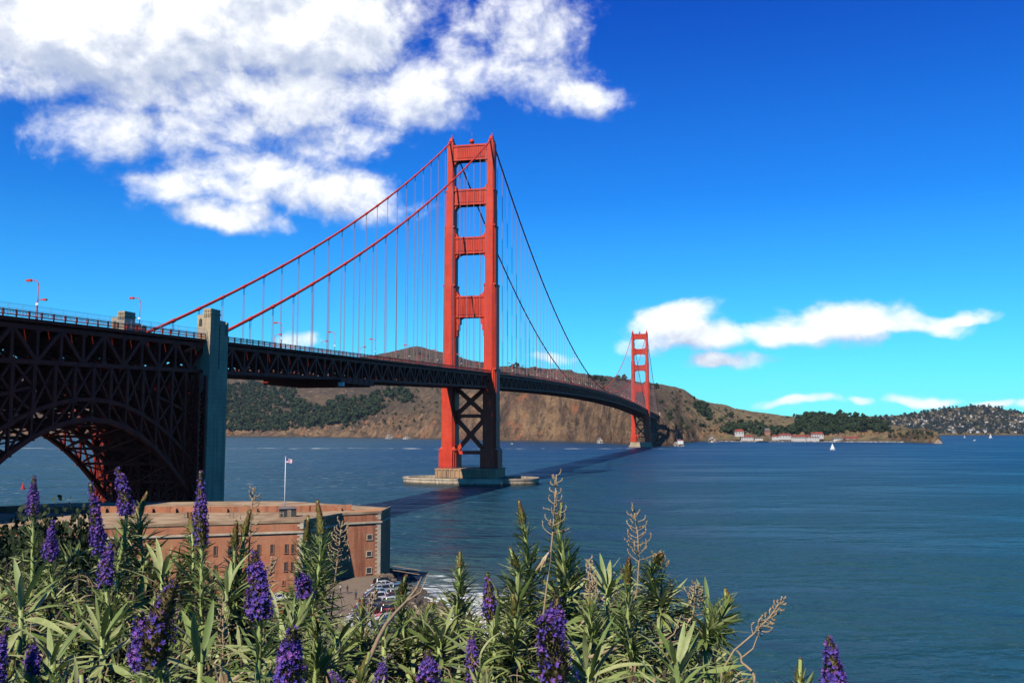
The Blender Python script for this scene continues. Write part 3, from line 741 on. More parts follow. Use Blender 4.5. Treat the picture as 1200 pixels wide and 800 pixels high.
# tall wire fence over the approach sidewalks
m = MB()
for sx in (-1,1):
    x = sx*15.05; a0, a1 = S_A, -337
    for a in srange(a0, a1, 4.2):
        m.tube([(x,a,deck_z(a)+.2),(x,a,deck_z(a)+3.0)], .045, 5)
    for a, b in zip(srange(a0, a1, 4.2)[:-1], srange(a0, a1, 4.2)[1:]):
        for h in (1.9,2.98): m.bar((x,a,deck_z(a)+h),(x,b,deck_z(b)+h),.05,.05)
        for k in range(14):
            y = a+(b-a)*k/14; m.box((x,y,deck_z(y)+2.3), (.012,.014,1.4))
        for k in range(5): m.bar((x,a,deck_z(a)+1.7+.26*k),(x,b,deck_z(b)+1.7+.26*k),.012,.014)
m.build('wire_fence', 'galvanised', bridge, recalc=False)

# concrete pylons
def make_pylon(s0, parent):
    py = empty('pylon', (0,s0,0), 0, parent); dz = deck_z(s0)-deck_z(-SIDE)
    for sx in (-1,1):
        m = MB()
        xo, xi = (16.2,1.7) if sx > 0 else (-16.2,-1.7)
        def bx(x0,x1,y0,y1,z0,z1): m.box(((x0+x1)/2,(y0+y1)/2,(z0+z1)/2), (abs(x1-x0),y1-y0,z1-z0))
        if sx > 0: w0, w1, w2 = 11.9, 14.0, 16.2
        else: w0, w1, w2 = -16.2, -14.1, -11.9
        bx(xi,xo,-5.2,5.2,0,50.5+dz)
        for k in (): bx(xo-sx*.02,xo+sx*.35,-4.6+k*2.05,-3.6+k*2.05,0,49.5+dz)       # vertical ribs on the outer face
        lo, hi = (w0, w1) if sx > 0 else (w1, w2); t0, t1 = (w1, w2) if sx > 0 else (w0, w1)
        bx(w0+.01,w2,-5.1,5.1,50.5+dz,62.5+dz)
        lw, lx = (w0, w1) if sx > 0 else (w0, w1)
        bx(w0,w1,-5.0,-.5,62.5+dz,68.0+dz)                                   # lower shoulder
        bx(w1-.02,w2,-5.0,.2,62.5+dz,69.8+dz)                                 # high block
        bx(w0+.8,w2,.2,3.4,62.5+dz,66.8+dz); bx(w0+.8,w2-1.5,3.4,4.1,62.5+dz,64.5+dz); bx(w0+.8,w2,4.1,5.1,62.5+dz,66.6+dz)
        for k in range(4): bx(w1+.05+k*.55,w1+.35+k*.55,-5.25,-4.9,67.4+dz,69.3+dz)
        bx(w1-.4,w2+.18,-5.2,.4,68.2+dz,68.6+dz)
        m.build('shaft', 'concrete', py)
        r = MB(); xx = w2+.01 if sx > 0 else w2+.01
        r.box((xx,.1,59+dz), (.06,.55,13)); r.extr([(w0+.6,-5.02,64.6+dz),(w1-.5,-5.02,64.6+dz),(w1-.5,-5.02,66.4+dz),(w1-.8,-5.02,66.9+dz),(w0+.9,-5.02,66.9+dz),(w0+.6,-5.02,66.4+dz)], (0,.03,0))
        r.build('niche', 'dark_paint', py)
    m = MB()
    for k in range(6):
        z0, z1 = 3+8*k, 11+8*k
        for y in (-3.5,3.5):
            m.bar((-1.7,y,z0),(1.7,y,z1),.35,.35); m.bar((1.7,y,z0),(-1.7,y,z1),.35,.35); m.bar((-1.7,y,z1),(1.7,y,z1),.4,.4)
    m.build('bracing', 'orange_steel_shaded', py, recalc=False)
    return py
pyl = make_pylon(-SIDE, bridge)
for s in (-SIDE-105, SPAN+SIDE):
    p2 = make_pylon(s, bridge)

# steel arch over the fort
def up_z(s): return 42.1-.0083*(s+396)**2
def lo_z(s): return 37.4-.0108*(s+396)**2
arch_s = srange(-396-46.2, -396+46.3, 6.6)
for sx in (-1,1):
    ar = MB(); x = sx*HW
    for i, (a, b) in enumerate(zip(arch_s[:-1], arch_s[1:])):
        ar.bar((x,a,up_z(a)),(x,b,up_z(b)),1.0,.9); ar.bar((x,a,lo_z(a)),(x,b,lo_z(b)),1.1,1.1)
        ar.bar((x,a,lo_z(a)),(x,b,up_z(b)),.45,.45) if i < len(arch_s)//2 else ar.bar((x,a,up_z(a)),(x,b,lo_z(b)),.45,.45)
        ar.box((x,a,up_z(a)), (1.06,1.5,1.3)); ar.box((x,a,lo_z(a)), (1.16,1.5,1.4))
    for a in arch_s: ar.bar((x,a,lo_z(a)),(x,a,up_z(a)),.6,.6)
    ar.build('arch_rib', 'orange_steel_shaded', bridge, recalc=False)
    sp = MB()
    cols = arch_s
    for i, a in enumerate(cols):
        zt = deck_z(a)-9
        sp.bar((x,a,up_z(a)),(x,a,zt),1.0,1.1)
        if i+1 < len(cols):
            b = cols[i+1]; zb2 = deck_z(b)-9
            zs = [0,.5,1] if abs(a+396) > 26 else [0,1]
            for u0, u1 in zip(zs[:-1], zs[1:]):
                pa0, pa1 = up_z(a)+(zt-up_z(a))*u0, up_z(a)+(zt-up_z(a))*u1; pb0, pb1 = up_z(b)+(zb2-up_z(b))*u0, up_z(b)+(zb2-up_z(b))*u1
                sp.bar((x,a,pa0),(x,b,pb1),.55,.6); sp.bar((x,a,pa1),(x,b,pb0),.55,.6); sp.bar((x,a,pa1),(x,b,pb1),.6,.6)
    sp.build('spandrel_bracing', 'orange_steel_shaded', bridge, recalc=False)
lt = MB()
for i, a in enumerate(arch_s):
    u, l, t = up_z(a), lo_z(a), deck_z(a)-9
    for xx in (-4.6,4.6):  # extra inner columns and braces, added to darken the arch lattice
        lt.bar((xx,a,u),(xx,a,t),.7,.7)
        if i+1 < len(arch_s):
            b = arch_s[i+1]; lt.bar((xx,a,u),(xx,b,deck_z(b)-9),.5,.5); lt.bar((xx,a,t),(xx,b,up_z(b)),.5,.5); lt.bar((xx,a,(u+t)/2),(xx,b,(up_z(b)+deck_z(b)-9)/2),.6,.8)
    lt.box((0,a,u), (27,.6,.6)); lt.box((0,a,l), (27,.6,.7))
    lt.bar((-HW,a,l),(0,a,u),.35,.35); lt.bar((HW,a,l),(0,a,u),.35,.35)
    n = max(1, int(round((t-u)/9)))
    for q in range(n):
        z0, z1 = u+(t-u)*q/n, u+(t-u)*(q+1)/n
        lt.bar((-HW,a,z0),(HW,a,z1),.6,.6); lt.bar((HW,a,z0),(-HW,a,z1),.6,.6); lt.box((0,a,z1-.2), (27,.7,.7))
    if i+1 < len(arch_s):
        b = arch_s[i+1]
        for f in (up_z, lo_z):
            lt.bar((-HW,a,f(a)),(0,b,f(b)),.4,.4); lt.bar((HW,a,f(a)),(0,b,f(b)),.4,.4); lt.bar((-HW,b,f(b)),(0,a,f(a)),.35,.35); lt.bar((HW,b,f(b)),(0,a,f(a)),.35,.35)
lt.build('lateral_bracing_and_added_columns', 'orange_steel_shaded', bridge, recalc=False)
# dense steel bents added in front of the pylon to darken it like shade
for side in (-1,1):
    eb = MB(); xs_ = np.linspace(side*1.9, side*15.8, 6)
    for y, ph in ((-349.2,0),(-352.6,.5)):
        for x in xs_: eb.bar((x,y,14),(x,y,50.3),.75,.75)
        zz = np.arange(14+ph*2, 50, 3.6)
        for z0, z1 in zip(zz[:-1], zz[1:]):
            eb.bar((xs_[0],y,z0),(xs_[-1],y,z0),.6,.6)
            for xa, xb in zip(xs_[:-1], xs_[1:]): eb.bar((xa,y-.02,z0),(xb,y-.02,z1),.45,.5); eb.bar((xb,y+.02,z0),(xa,y+.02,z1),.45,.5)
    eb.build('added_bent', 'orange_steel_shaded', bridge, recalc=False)
# skewback blocks that carry the arch feet
m = MB()
for s in (-396-47.5, -396+47.5):
    for sx in (-1,1): m.prism([(sx*HW-2.6,s-3),(sx*HW+2.6,s-3),(sx*HW+2.6,s+3),(sx*HW-2.6,s+3)], 0, 21)
m.build('skewback', 'concrete', bridge)

# maintenance platform slung under the side span
m = MB(); a0, a1 = -285, -190
mp = empty('maintenance_platform', bw(0,-235,0), -AZ); tag(mp, 'dark maintenance gantry slung beneath the near side span of the bridge', 'gantry')
m = MB(); zc = deck_z(-235)-10.7
m.box((0,0,zc), (33,36,.5)); 
for x in (-16,16): m.box((x,0,zc+.9), (.2,36,1.2))
m.build('platform', 'orange_steel_shaded', mp)
h = MB()
for y in range(-17,18,6):
    for x in (-16.2,16.2): h.bar((x,y,zc),(x,y,zc+4.3),.25,.25)
    h.box((0,y,zc-.6), (33,.4,.7))
h.build('hanger', 'orange_steel_shaded', mp, recalc=False)
h = MB(); h.box((16.0,-16.3,zc-1.0), (1.8,2.2,1.5)); h.build('cabin', 'cream_paint', mp)

# street lamps along the deck
def make_lamp():
    r = empty('street_lamp', (0,0,0)); m = MB()
    m.tube([(0,0,0),(0,0,1.2)], [.2,.17], 8); m.tube([(0,0,1.2),(0,0,7.6)], [.115,.09], 8)
    arc = [(-(1-math.cos(t))*1.1, 0, 7.6+math.sin(t)*1.1) for t in np.linspace(0, PI/2, 6)]+[(-1.9,0,8.72)]
    m.tube(arc, .1, 8); m.build('pole', 'orange_steel', r, True)
    m = MB(); m.prism([(-3.1,-.28),(-1.8,-.22),(-1.8,.22),(-3.1,.28)], 8.5, 8.85); m.prism([(-2.9,-.18),(-1.95,-.15),(-1.95,.15),(-2.9,.18)], 8.85, 8.98); m.build('lamp_head', 'orange_steel', r)
    m = MB(); m.box((-2.45,0,8.46), (.9,.36,.1)); m.build('lens', 'lamp_white', r)
    m = MB(); m.box((0,-.24,3.4), (.62,.06,.55)); m.build('sign_plate', 'lamp_white', r)
    return r
lamp0 = make_lamp()
sE = [-416,-379,-299,-254,-210]+[-165+45.72*k for k in range(0,3)]+[60+45.72*k for k in range(26)]
sW = [-382,-293,-248,-203,-157]+[-112+45.72*k for k in range(0,2)]+[66+45.72*k for k in range(26)]
ORD = ['first','second','third','fourth','fifth','sixth','seventh','eighth','ninth','tenth','eleventh','twelfth']
nl = 0
for side, lst in ((1,sE),(-1,sW)):
    k = 0
    for s in lst:
        o = lamp0 if nl == 0 else dup(lamp0); nl += 1
        p = bw(side*14.2, s, deck_z(s)+.25); o.location = tuple(p); o.rotation_euler = (0,0,-AZ if side > 0 else -AZ+PI)
        who = 'east' if side > 0 else 'west'
        if s < -343: lab = {-416:'tall orange street lamp on the approach left of both concrete pylons',-379:'orange street lamp standing between the two concrete pylons',-382:'orange lamp with arm to the right just behind the leftmost lamp'}[s]
        elif s < -20: lab = '%s orange lamp past the concrete pylon on the %s railing' % (ORD[k], 'near' if side > 0 else 'far'); k += 1
        elif s < SPAN: lab = 'small orange street lamp on the %s side of the main span' % ('near' if side > 0 else 'far')
        tag(o, lab, 'street lamp', 'street lamps along the bridge deck')

# ================================================================== THE FORT
A1 = np.array([-128.,160.]); C1 = np.array([-41.2,189.]); C2 = np.array([-36.4,204.5]); C3 = np.array([-28.7,209.]); C4 = np.array([-28.2,222.])
ZR, ZB = 16.9, 15.0      # roof, coping band
fort = empty('brick_fort', (-60,200,3.2)); tag(fort, 'old red brick fort with pale stone corners beside the water under the bridge', 'fort')
def fl(p): return p
plan = [A1, C1, C2, C3, C4, np.array([-58.,243.]), np.array([-112.,236.]), np.array([-140.,205.])]
FO = np.array([-60,200,3.2])
def fbuild(m, name, mats, parent=fort, **k):
    m.v = [(x-FO[0], y-FO[1], z-FO[2]) for x, y, z in m.v]; return m.build(name, mats, parent, **k)
m = MB()
npn = len(plan)
for i in range(npn):
    p, q = plan[i], plan[(i+1)%npn]
    m.add([(p[0],p[1],1),(q[0],q[1],1),(q[0],q[1],ZR),(p[0],p[1],ZR)], [(0,1,2,3)])
fbuild(m, 'wall', 'brick', recalc=True)
m = MB(); m.add([(p[0],p[1],ZR) for p in plan], [tuple(range(npn))]); fbuild(m, 'roof', 'roof_earth', recalc=False)
def off(p, q, d):   # outward offset (to the viewer side) of the edge p-q
    t = (q-p)/np.linalg.norm(q-p); return np.array([t[1], -t[0]])*d
m = MB()
def ledge(m, pts, z0, z1, d):
    for i in range(len(pts)-1):
        p, q = pts[i], pts[i+1]; t = (q-p)/np.linalg.norm(q-p); o = off(p, q, d)
        a, b = p-t*(.002 if i else 0), q+t*d*.98
        m.extr([(a[0]-o[0]*.4,a[1]-o[1]*.4,z0),(a[0]+o[0],a[1]+o[1],z0),(b[0]+o[0],b[1]+o[1],z0),(b[0]-o[0]*.4,b[1]-o[1]*.4,z0)], (0,0,z1-z0))
ledge(m, [A1,C1], ZB-.25, ZB+.12, .28); ledge(m, [C1,C2], ZB-.252, ZB+.118, .27); ledge(m, [C2,C3], ZB-.251, ZB+.119, .28); ledge(m, [C3,C4], ZB-.253, ZB+.117, .27)
fbuild(m, 'coping_band', 'coping_stone')
m = MB()
ledge(m, [A1,C1], ZR-.12, ZR+.38, .16); ledge(m, [C1,C2], ZR-.121, ZR+.379, .15); ledge(m, [C2,C3], ZR-.122, ZR+.378, .16); ledge(m, [C3,C4], ZR-.123, ZR+.377, .15)
fbuild(m, 'parapet_cap', 'roof_earth')
m = MB()     # brick parapet on the far side of the roof
bp = [np.array([-140.,205.]), np.array([-112,210.]), np.array([-66.,209.5]), np.array([-47.,212.]), np.array([-36.,214.5])]
for i in range(len(bp)-1):
    p, q = bp[i], bp[i+1]; o = off(p, q, .5)
    m.extr([(p[0]-o[0],p[1]-o[1],ZR-.05),(p[0]+o[0],p[1]+o[1],ZR-.05),(q[0]+o[0],q[1]+o[1],ZR-.05),(q[0]-o[0],q[1]-o[1],ZR-.05)], (0,0,1.35))
    L = np.linalg.norm(q-p); n = int(L/5)
    for k in range(n):
        c = p+(q-p)*(k+.5)/n+o*2.2; m.box((c[0],c[1],ZR+.45), (1.1,1.0,.9), math.atan2(q[1]-p[1],q[0]-p[0]))
fbuild(m, 'parapet', 'brick')
m = MB(); m.add([(x,y,ZR+.03) for x,y in ((-36.2,205.0),(-29.0,209.5),(-28.6,221.5),(-36,214))], [(0,1,2,3)]); fbuild(m, 'bastion_roof', 'roof_orange', recalc=False)
for c, u, v in ((C1, (C1-A1)/np.linalg.norm(C1-A1), (C2-C1)/np.linalg.norm(C2-C1)), (C3, (C3-C2)/np.linalg.norm(C3-C2), (C4-C3)/np.linalg.norm(C4-C3))):
    m = MB(); k = 0; z = 3.2     # corner quoins, alternately long and short
    while z < ZR-.2:
        h = .44; lu, lv = (1.15,.6) if k%2 else (.7,1.05)
        if not (ZB-.3-h < z < ZB+.15):
            ou = np.array([u[1],-u[0]])*.05; ov = np.array([v[1],-v[0]])*.05
            a, b = c-u*lu, c+v*lv
            m.extr([(a[0]+ou[0],a[1]+ou[1],z),(c[0]+ou[0]+ov[0],c[1]+ou[1]+ov[1],z),(b[0]+ov[0],b[1]+ov[1],z),(b[0],b[1],z),(c[0],c[1],z),(a[0],a[1],z)], (0,0,h-.03))
        z += h; k += 1
    fbuild(m, 'quoins', 'coping_stone')
def window(p, q, px, py, w, h, frame=False):
    # centre the opening on the wall p-q where the sight line meets it
    r = ray(px, py); t = q-p; nrm = np.array([t[1], -t[0]])/np.linalg.norm(t); k = (p@nrm)/(r[:2]@nrm); P = r*k; z = H+P[2]; c = P[:2]
    ang = math.atan2(t[1], t[0]); tt = t/np.linalg.norm(t)
    m = MB(); m.box((c[0]+nrm[0]*.01,c[1]+nrm[1]*.01,z), (w,.12,h), ang); o = fbuild(m, 'window', 'dark_paint')
    f = MB(); e = .16 if frame else .1
    for s in (-1,1): cc = c+tt*s*(w/2+e/2); f.box((cc[0],cc[1],z), (e,.30,h), ang)
    f.box((c[0],c[1],z+h/2+e/2), (w+2*e,.31,e), ang); f.box((c[0],c[1],z-h/2-e/2), (w+2*e+.15,.34,e), ang)
    g = fbuild(f, 'frame', 'coping_stone' if frame else 'brick', parent=o)
for px, py in ((335.3,642.5),(343,642.5),(334.5,663.5),(342.5,663.5),(318.5,643),(318.5,664),(303,643),(252,645),(269,645),(235,646),(303,665),(252,667),(269,666),(332,682.5)):
    window(A1, C1, px, py, .55 if py < 680 else .35, 1.75 if py < 680 else .8)
for px, py in ((433,629),(432.4,648.5),(432.2,668)): window(C2, C3, px, py, 1.05, .95 if py < 660 else 1.1, True)
m = MB()
for px in (218,222,226,271,330): 
    p = ground(px, 606.5, ZR)
    for dx in (-.35,.35): m.box((p[0]+dx,p[1],ZR+.6), (.18,.18,1.2))
    m.box((p[0],p[1],ZR+1.0), (1.0,.16,.14))
fbuild(m, 'roof_posts', 'weathered_wood', recalc=False)
# guard hut and flagpole on the fort roof
p = ground(337, 605, ZR)
hut = empty('roof_hut', (p[0],p[1],ZR), .25); tag(hut, 'small dark hut on the fort roof at the foot of the flagpole', 'hut')
m = MB(); m.box((0,0,.85), (3.5,2.2,1.7)); m.build('wall', 'dark_paint', hut)
m = MB(); m.prism([(-2.0,-1.35),(2.0,-1.35),(2.0,1.35),(-2.0,1.35)], 1.7, 2.1, [(-1.2,-.4),(1.2,-.4),(1.2,.4),(-1.2,.4)]); m.build('roof', 'grey_roof', hut)
m = MB(); m.box((.3,-1.12,.75), (.8,.06,1.4)); m.build('door', 'weathered_wood', hut)
p = ground(332.6, 603, ZR)
fp = empty('flagpole', (p[0],p[1]+.5,ZR)); tag(fp, 'white flagpole rising from the fort roof against the water', 'flagpole')
hp = at(335.5, 535.5, p[1]+.5)[2]-ZR
m = MB(); m.tube([(0,0,0),(0,0,hp*.5),(0,0,hp)], [.13,.10,.06], 8); m.build('pole', 'white_paint', fp, True)
m = MB(); m.sphere((0,0,hp+.1), .15, 8, 6); m.build('finial', 'coping_stone', fp, True)
fg = MB(); NX, NZ = 12, 6
fg.add([(.1+1.15*i/NX, .16*math.sin(i*.9+j*.25)*i/NX, -.75*j/NZ-.18*(i/NX)**1.5) for j in range(NZ+1) for i in range(NX+1)], [(j*(NX+1)+i,j*(NX+1)+i+1,(j+1)*(NX+1)+i+1,(j+1)*(NX+1)+i) for j in range(NZ) for i in range(NX)])
fo = fg.build('flag', 'flag_cloth', None, True, recalc=False); fo.location = (p[0],p[1]+.5,ZR+hp-.25); fo.scale = (1.15,1.15,1.15)
tag(fo, 'small striped flag flying from the top of the white flagpole', 'flag')

# ================================================================== SHORE ROCKS, SEA WALL, FENCE
def rock_v(seed, n=9, m=6):
    r = np.random.RandomState(seed); b = MB(); b.sphere((0,0,0), 1, n, m)
    v = np.array(b.v); v = v*(.72+.5*r.rand(len(v),1)); v[:,2] *= .75
    return v, b.f
def build_rocks():
    m = MB(); pts = np.array(SHORE, float); vs = [rock_v(k) for k in range(8)]
    for (a, b) in zip(pts[3:-3], pts[4:-2]):
        L = np.linalg.norm(b-a); n = int(L*4.2)
        for k in range(n):
            c = a+(b-a)*rs.rand(); t = (b-a)/L; nn = np.array([t[1],-t[0]])
            if nn[0] < 0: nn = -nn
            c = c-nn*rs.uniform(-2.5,8.5); s = rs.uniform(.35,1.25); z = float(ground_z(c[0],c[1]))
            v, f = vs[rs.randint(8)]; ca, sa = math.cos(rs.rand()*6.28), math.sin(rs.rand()*6.28)
            R = np.array([[ca,-sa,0],[sa,ca,0],[0,0,1]]); m.add((v@R.T)*s+np.array([c[0],c[1],max(z,-.3)+s*.15]), f)
    tag(m.build('shore_rocks', 'rock', recalc=False), kind='stuff')
    m = MB(); wl = [(-26.5,214),(-23.5,205),(-18.5,190),(-13,172),(-8,152)]
    for (x0,y0),(x1,y1) in zip(wl[:-1],wl[1:]): m.bar((x0-4.5,y0,3.6),(x1-4.5,y1,3.6),.5,1.1)
    tag(m.build('sea_wall', 'concrete'), 'low concrete sea wall between the car park and the rocks', 'sea wall')
build_rocks()
m = MB(); fe = empty('wooden_fence', (-24,214,3.5)); tag(fe, 'weathered wooden post fence at the corner of the brick fort', 'fence')
p0, p1 = np.array([-26.3,212.3]), np.array([-19.8,206])
for k in range(9):
    q = p0+(p1-p0)*k/8; z = float(ground_z(q[0],q[1])); o = MB(); o.box((q[0]+24,q[1]-214,z-3.5+.9), (.22,.22,2.4-.3*(k%3)*.5)); o.build('post', 'weathered_wood', fe)
for h in (.6,1.5):
    o = MB(); a, b = p0+.02, p1+.02; o.bar((a[0]+24,a[1]-214,h),(b[0]+24,b[1]-214,h),.08,.14); o.build('rail', 'weathered_wood', fe)
m = MB()
for k in range(40):
    q = np.array([-27+rs.rand()*7.5, 203+rs.rand()*8]); v, f = rock_v(k%8); s = rs.uniform(.15,.55)
    if q[0] > np.interp(q[1], [203,211], [-19.5,-22]): continue
    m.add(v*s+np.array([q[0],q[1],float(ground_z(q[0],q[1]))+.05]), f)
tag(m.build('rubble', 'pale_rock', recalc=False), kind='stuff')

# ================================================================== CARS AND PEOPLE
def make_car(kind):
    r = empty('parked_car'); L, W = 4.4, 1.76; m = MB()
    prof = [(-2.2,.35),(2.15,.35),(2.2,.62),(2.1,.82),(1.05,.98),(-1.35 if kind else -2.05,1.0),(-2.1,.96),(-2.2,.7)]
    def loft(prof, w0, w1): 
        n = len(prof); vs = [(-w0,y,z) for y, z in prof]+[(w1,y,z) for y, z in prof]
        return vs, [tuple(range(n)), tuple(range(2*n-1,n-1,-1))]+[(i,i+n,(i+1)%n+n,(i+1)%n) for i in range(n)]
    m.add(*loft(prof, W/2, W/2))
    rp = [(.62,1.40),(-.95,1.43)] if kind else [(.62,1.58),(-1.85,1.60)]
    m.box((0,sum(p[0] for p in rp)/2,rp[0][1]+.01), (1.22,abs(rp[0][0]-rp[1][0]),.07))
    for sx in (-1,1):
        for (y0,z0),(y1,z1) in (((1.1,.97),(.62,rp[0][1])),((-1.55 if kind else -2.05,.98),(rp[1][0],rp[1][1])),((-.2,.97),(-.2,rp[0][1]))):
            m.bar((sx*.84,y0,z0),(sx*.60,y1,z1),.07,.07)
    m.build('body', 'car_paint', r)
    g = MB(); a = 1.08; b = -1.5 if kind else -2.0
    lo = [(-.82,a,.985),(.82,a,.985),(.82,b,.985),(-.82,b,.985)]; hi = [(-.58,rp[0][0],rp[0][1]-.03),(.58,rp[0][0],rp[0][1]-.03),(.58,rp[1][0],rp[1][1]-.03),(-.58,rp[1][0],rp[1][1]-.03)]
    g.add(lo+hi, [(0,1,2,3),(4,5,6,7),(0,1,5,4),(1,2,6,5),(2,3,7,6),(3,0,4,7)]); g.build('window', 'glass_dark', r)
    for sx in (-1,1):
        for y in (1.35,-1.35):
            t = MB(); t.tube([(sx*.70,y,.32),(sx*.90,y,.32)], .32, 14); w_ = t.build('wheel', 'tyre_rubber', r)
            t = MB(); t.tube([(sx*.88,y,.32),(sx*.915,y,.32)], .19, 10); t.build('hubcap', 'galvanised', w_)
        t = MB(); t.box((sx*.62,2.17,.72), (.36,.12,.16)); t.build('headlight', 'lamp_white', r)
        t = MB(); t.box((sx*.68,-2.19,.8), (.28,.08,.2)); t.build('tail_light', 'red_paint', r)
    return r
cars0 = [make_car(0), make_car(1)]
used = set()
PAL = {'white':(.75,.75,.74,1),'silver':(.42,.43,.45,1),'black':(.015,.015,.018,1),'dark blue':(.02,.045,.14,1),'pale blue':(.25,.42,.58,1),'red':(.40,.02,.02,1),'grey':(.16,.165,.17,1),'maroon':(.14,.02,.03,1)}
def place_car(x, y, rz, kind, colr, lab, z=None, group='cars in the fort car park'):
    if kind not in used: o = cars0[kind]; used.add(kind)
    else: o = dup(cars0[kind])
    o.location = (x, y, (float(ground_z(x,y)) if z is None else z)+.0); o.rotation_euler = (0,0,rz)
    for c in kids(o):
        if c.name.startswith('body'): c.color = PAL[colr]
    tag(o, lab, 'car' if kind else 'van' if False else 'car', group)
rowA = (ground(450,686,3.5)[:2], ground(417,735,3.5)[:2]); rowB = (ground(470,690,3.5)[:2], ground(448,742,3.5)[:2])
colA = ['black','white','grey','silver','pale blue','dark blue','white','black','grey','dark blue','black','maroon','silver','dark blue','white']
colB = ['black','grey','dark blue','silver','maroon','black','white','grey','maroon','black','red','silver','dark blue','black','grey']
for row, cl, nm in ((rowA,colA,'near row by the open lot'),(rowB,colB,'row beside the sea wall')):
    a, b = row; n = len(cl); an = math.atan2(b[1]-a[1], b[0]-a[0])
    ordn = ORD+['thirteenth','fourteenth','fifteenth']
    for k in range(n):
        q = a+(b-a)*k/(n-1); place_car(q[0], q[1], an+PI+ (PI if rs.rand()<.5 else 0)+rs.uniform(-.12,.12)+.6, int(rs.rand()<.55), cl[k], '%s car parked %s from the fort in the %s' % (cl[k], ordn[k], nm))
for px, py, cl, lab in ((329,704,'white','white car parked closest to the foot of the brick fort wall'),(330,720,'red','small red car in the lot below the brick wall'),(348,728,'white','white car behind the purple flowers left of the open lot'),(322,732,'dark blue','dark blue car half hidden by the plants below the fort')):
    q = ground(px,py,3.5); place_car(q[0],q[1],1.9+rs.rand()*.2,1,cl,lab)
def make_person(top, legs):
    m = MB(); vs = []; 
    me = bpy.data.meshes.new('person'); J = [(0,0,.95,.15,.11),(0,0,1.2,.15,.11),(0,0,1.42,.17,.10),(0,0,1.52,.06,.06),(0,.01,1.66,.095,.11),
      (.10,0,.85,.085,.085),(.11,.06,.48,.06,.06),(.11,-.02,.09,.045,.05),(.11,.14,.05,.04,.04),(-.10,0,.85,.085,.085),(-.11,-.04,.48,.06,.06),(-.11,-.12,.09,.045,.05),(-.11,.02,.05,.04,.04),
      (.21,0,1.40,.055,.055),(.26,-.03,1.12,.042,.042),(.27,.08,.88,.033,.033),(.27,.13,.80,.03,.03),(-.21,0,1.40,.055,.055),(-.26,.03,1.12,.042,.042),(-.25,.16,.92,.033,.033),(-.25,.22,.86,.03,.03)]
    E = [(0,1),(1,2),(2,3),(3,4),(0,5),(5,6),(6,7),(7,8),(0,9),(9,10),(10,11),(11,12),(2,13),(13,14),(14,15),(15,16),(2,17),(17,18),(18,19),(19,20)]
    me.from_pydata([j[:3] for j in J], E, []); o = bpy.data.objects.new('person', me); col.objects.link(o)
    md = o.modifiers.new('skin','SKIN'); 
    for v, j in zip(me.skin_vertices[0].data if me.skin_vertices else [], J): v.radius = j[3:]
    return o, J
def people():
    for px, py, lab, c, rz in ((407,695,'person in dark clothes walking alone across the open lot','dark_cloth',2.2),(417,702,'person in blue walking nearer the parked cars','blue_cloth',-.8),(399,695,'person in pale top standing left of the walkers','cream_paint',1.2)):
        q = ground(px,py,3.5); z = float(ground_z(q[0],q[1]))
        b = MB()
        # one continuous lofted figure: rings up each leg join the trunk, arms leave the shoulder ring
        def limb(pts, rr): b.tube(pts, rr, 8)
        b.cur = 1
        limb([(.10,.14,.04),(.10,-.02,.06),(.10,-.02,.12),(.105,.03,.48),(.10,0,.88),(.05,0,1.0)], [.035,.05,.05,.065,.09,.08])
        limb([(-.10,.0,.04),(-.10,-.14,.06),(-.10,-.14,.12),(-.105,-.06,.48),(-.10,0,.88),(-.05,0,1.0)], [.035,.05,.05,.065,.09,.08])
        b.cur = 0
        limb([(0,0,.86),(0,0,1.05),(0,0,1.28),(0,0,1.42),(0,0,1.5)], [.15,.14,.18,.16,.06])
        for s in (-1,1): limb([(s*.12,0,1.43),(s*.22,0,1.38),(s*.26,s*.04,1.12),(s*.26,s*.12+.04,.90)], [.06,.06,.045,.035])
        b.cur = 2; limb([(0,0,1.46),(0,0,1.54)], [.055,.055]); b.sphere((0,.015,1.645), .105, 10, 8, (.85,1,1.15))
        for s in (-1,1): b.sphere((s*.26,s*.12+.06,.85), .045, 6, 5)
        b.cur = 3; b.sphere((0,-.015,1.675), .11, 10, 8, (.88,1,1.05))
        o = b.build('person', [c,'dark_cloth' if c != 'dark_cloth' else 'blue_cloth','skin','dark_paint'], None, True, recalc=False); o.location = (q[0],q[1],z); o.rotation_euler = (0,0,rz); tag(o, lab, 'person')
people()
for k, (s, l, cl) in enumerate(((430,-3,'white'),(700,3,'white'),(-60,3,'silver'))):
    p = bw(l, s, deck_z(s)); place_car(p[0],p[1],-AZ,0,cl,('white vehicle driving along the middle of the main span','white vehicle on the main span nearing the far tower','silver vehicle on the deck just before the near tower')[k],z=p[2]+.005,group='vehicles on the bridge deck')

# ================================================================== TREES AND WOODS ON THE HEADLANDS
def crown_clumps(n, seed, flat=1.0, leafs=26):
    # leaf clumps on the lobes of an uneven crown of unit radius, base at z = 0
    r = np.random.RandomState(seed); lobes = [(np.array([r.normal(0,.30), r.normal(0,.30), .55+.9*r.rand()*flat]), .32+.28*r.rand()) for _ in range(n)]
    P = []; N = []
    for c, rad in lobes:
        d = r.normal(size=(leafs,3)); d /= np.linalg.norm(d,axis=1,keepdims=True); d[:,2] = np.abs(d[:,2])*.9+d[:,2]*.1-.15
        P.append(c+d*rad*(.75+.35*r.rand(leafs,1))); N.append(d)
    return np.concatenate(P), np.concatenate(N), r
CL_V = np.array([(-.5,-.35,0),(.1,-.6,.08),(.55,-.1,0),(.35,.5,-.05),(-.2,.55,.1),(-.6,.15,-.05),(0,0,.16)]); CL_F = np.array([(0,1,2,6),(2,3,4,6),(4,5,0,6)])
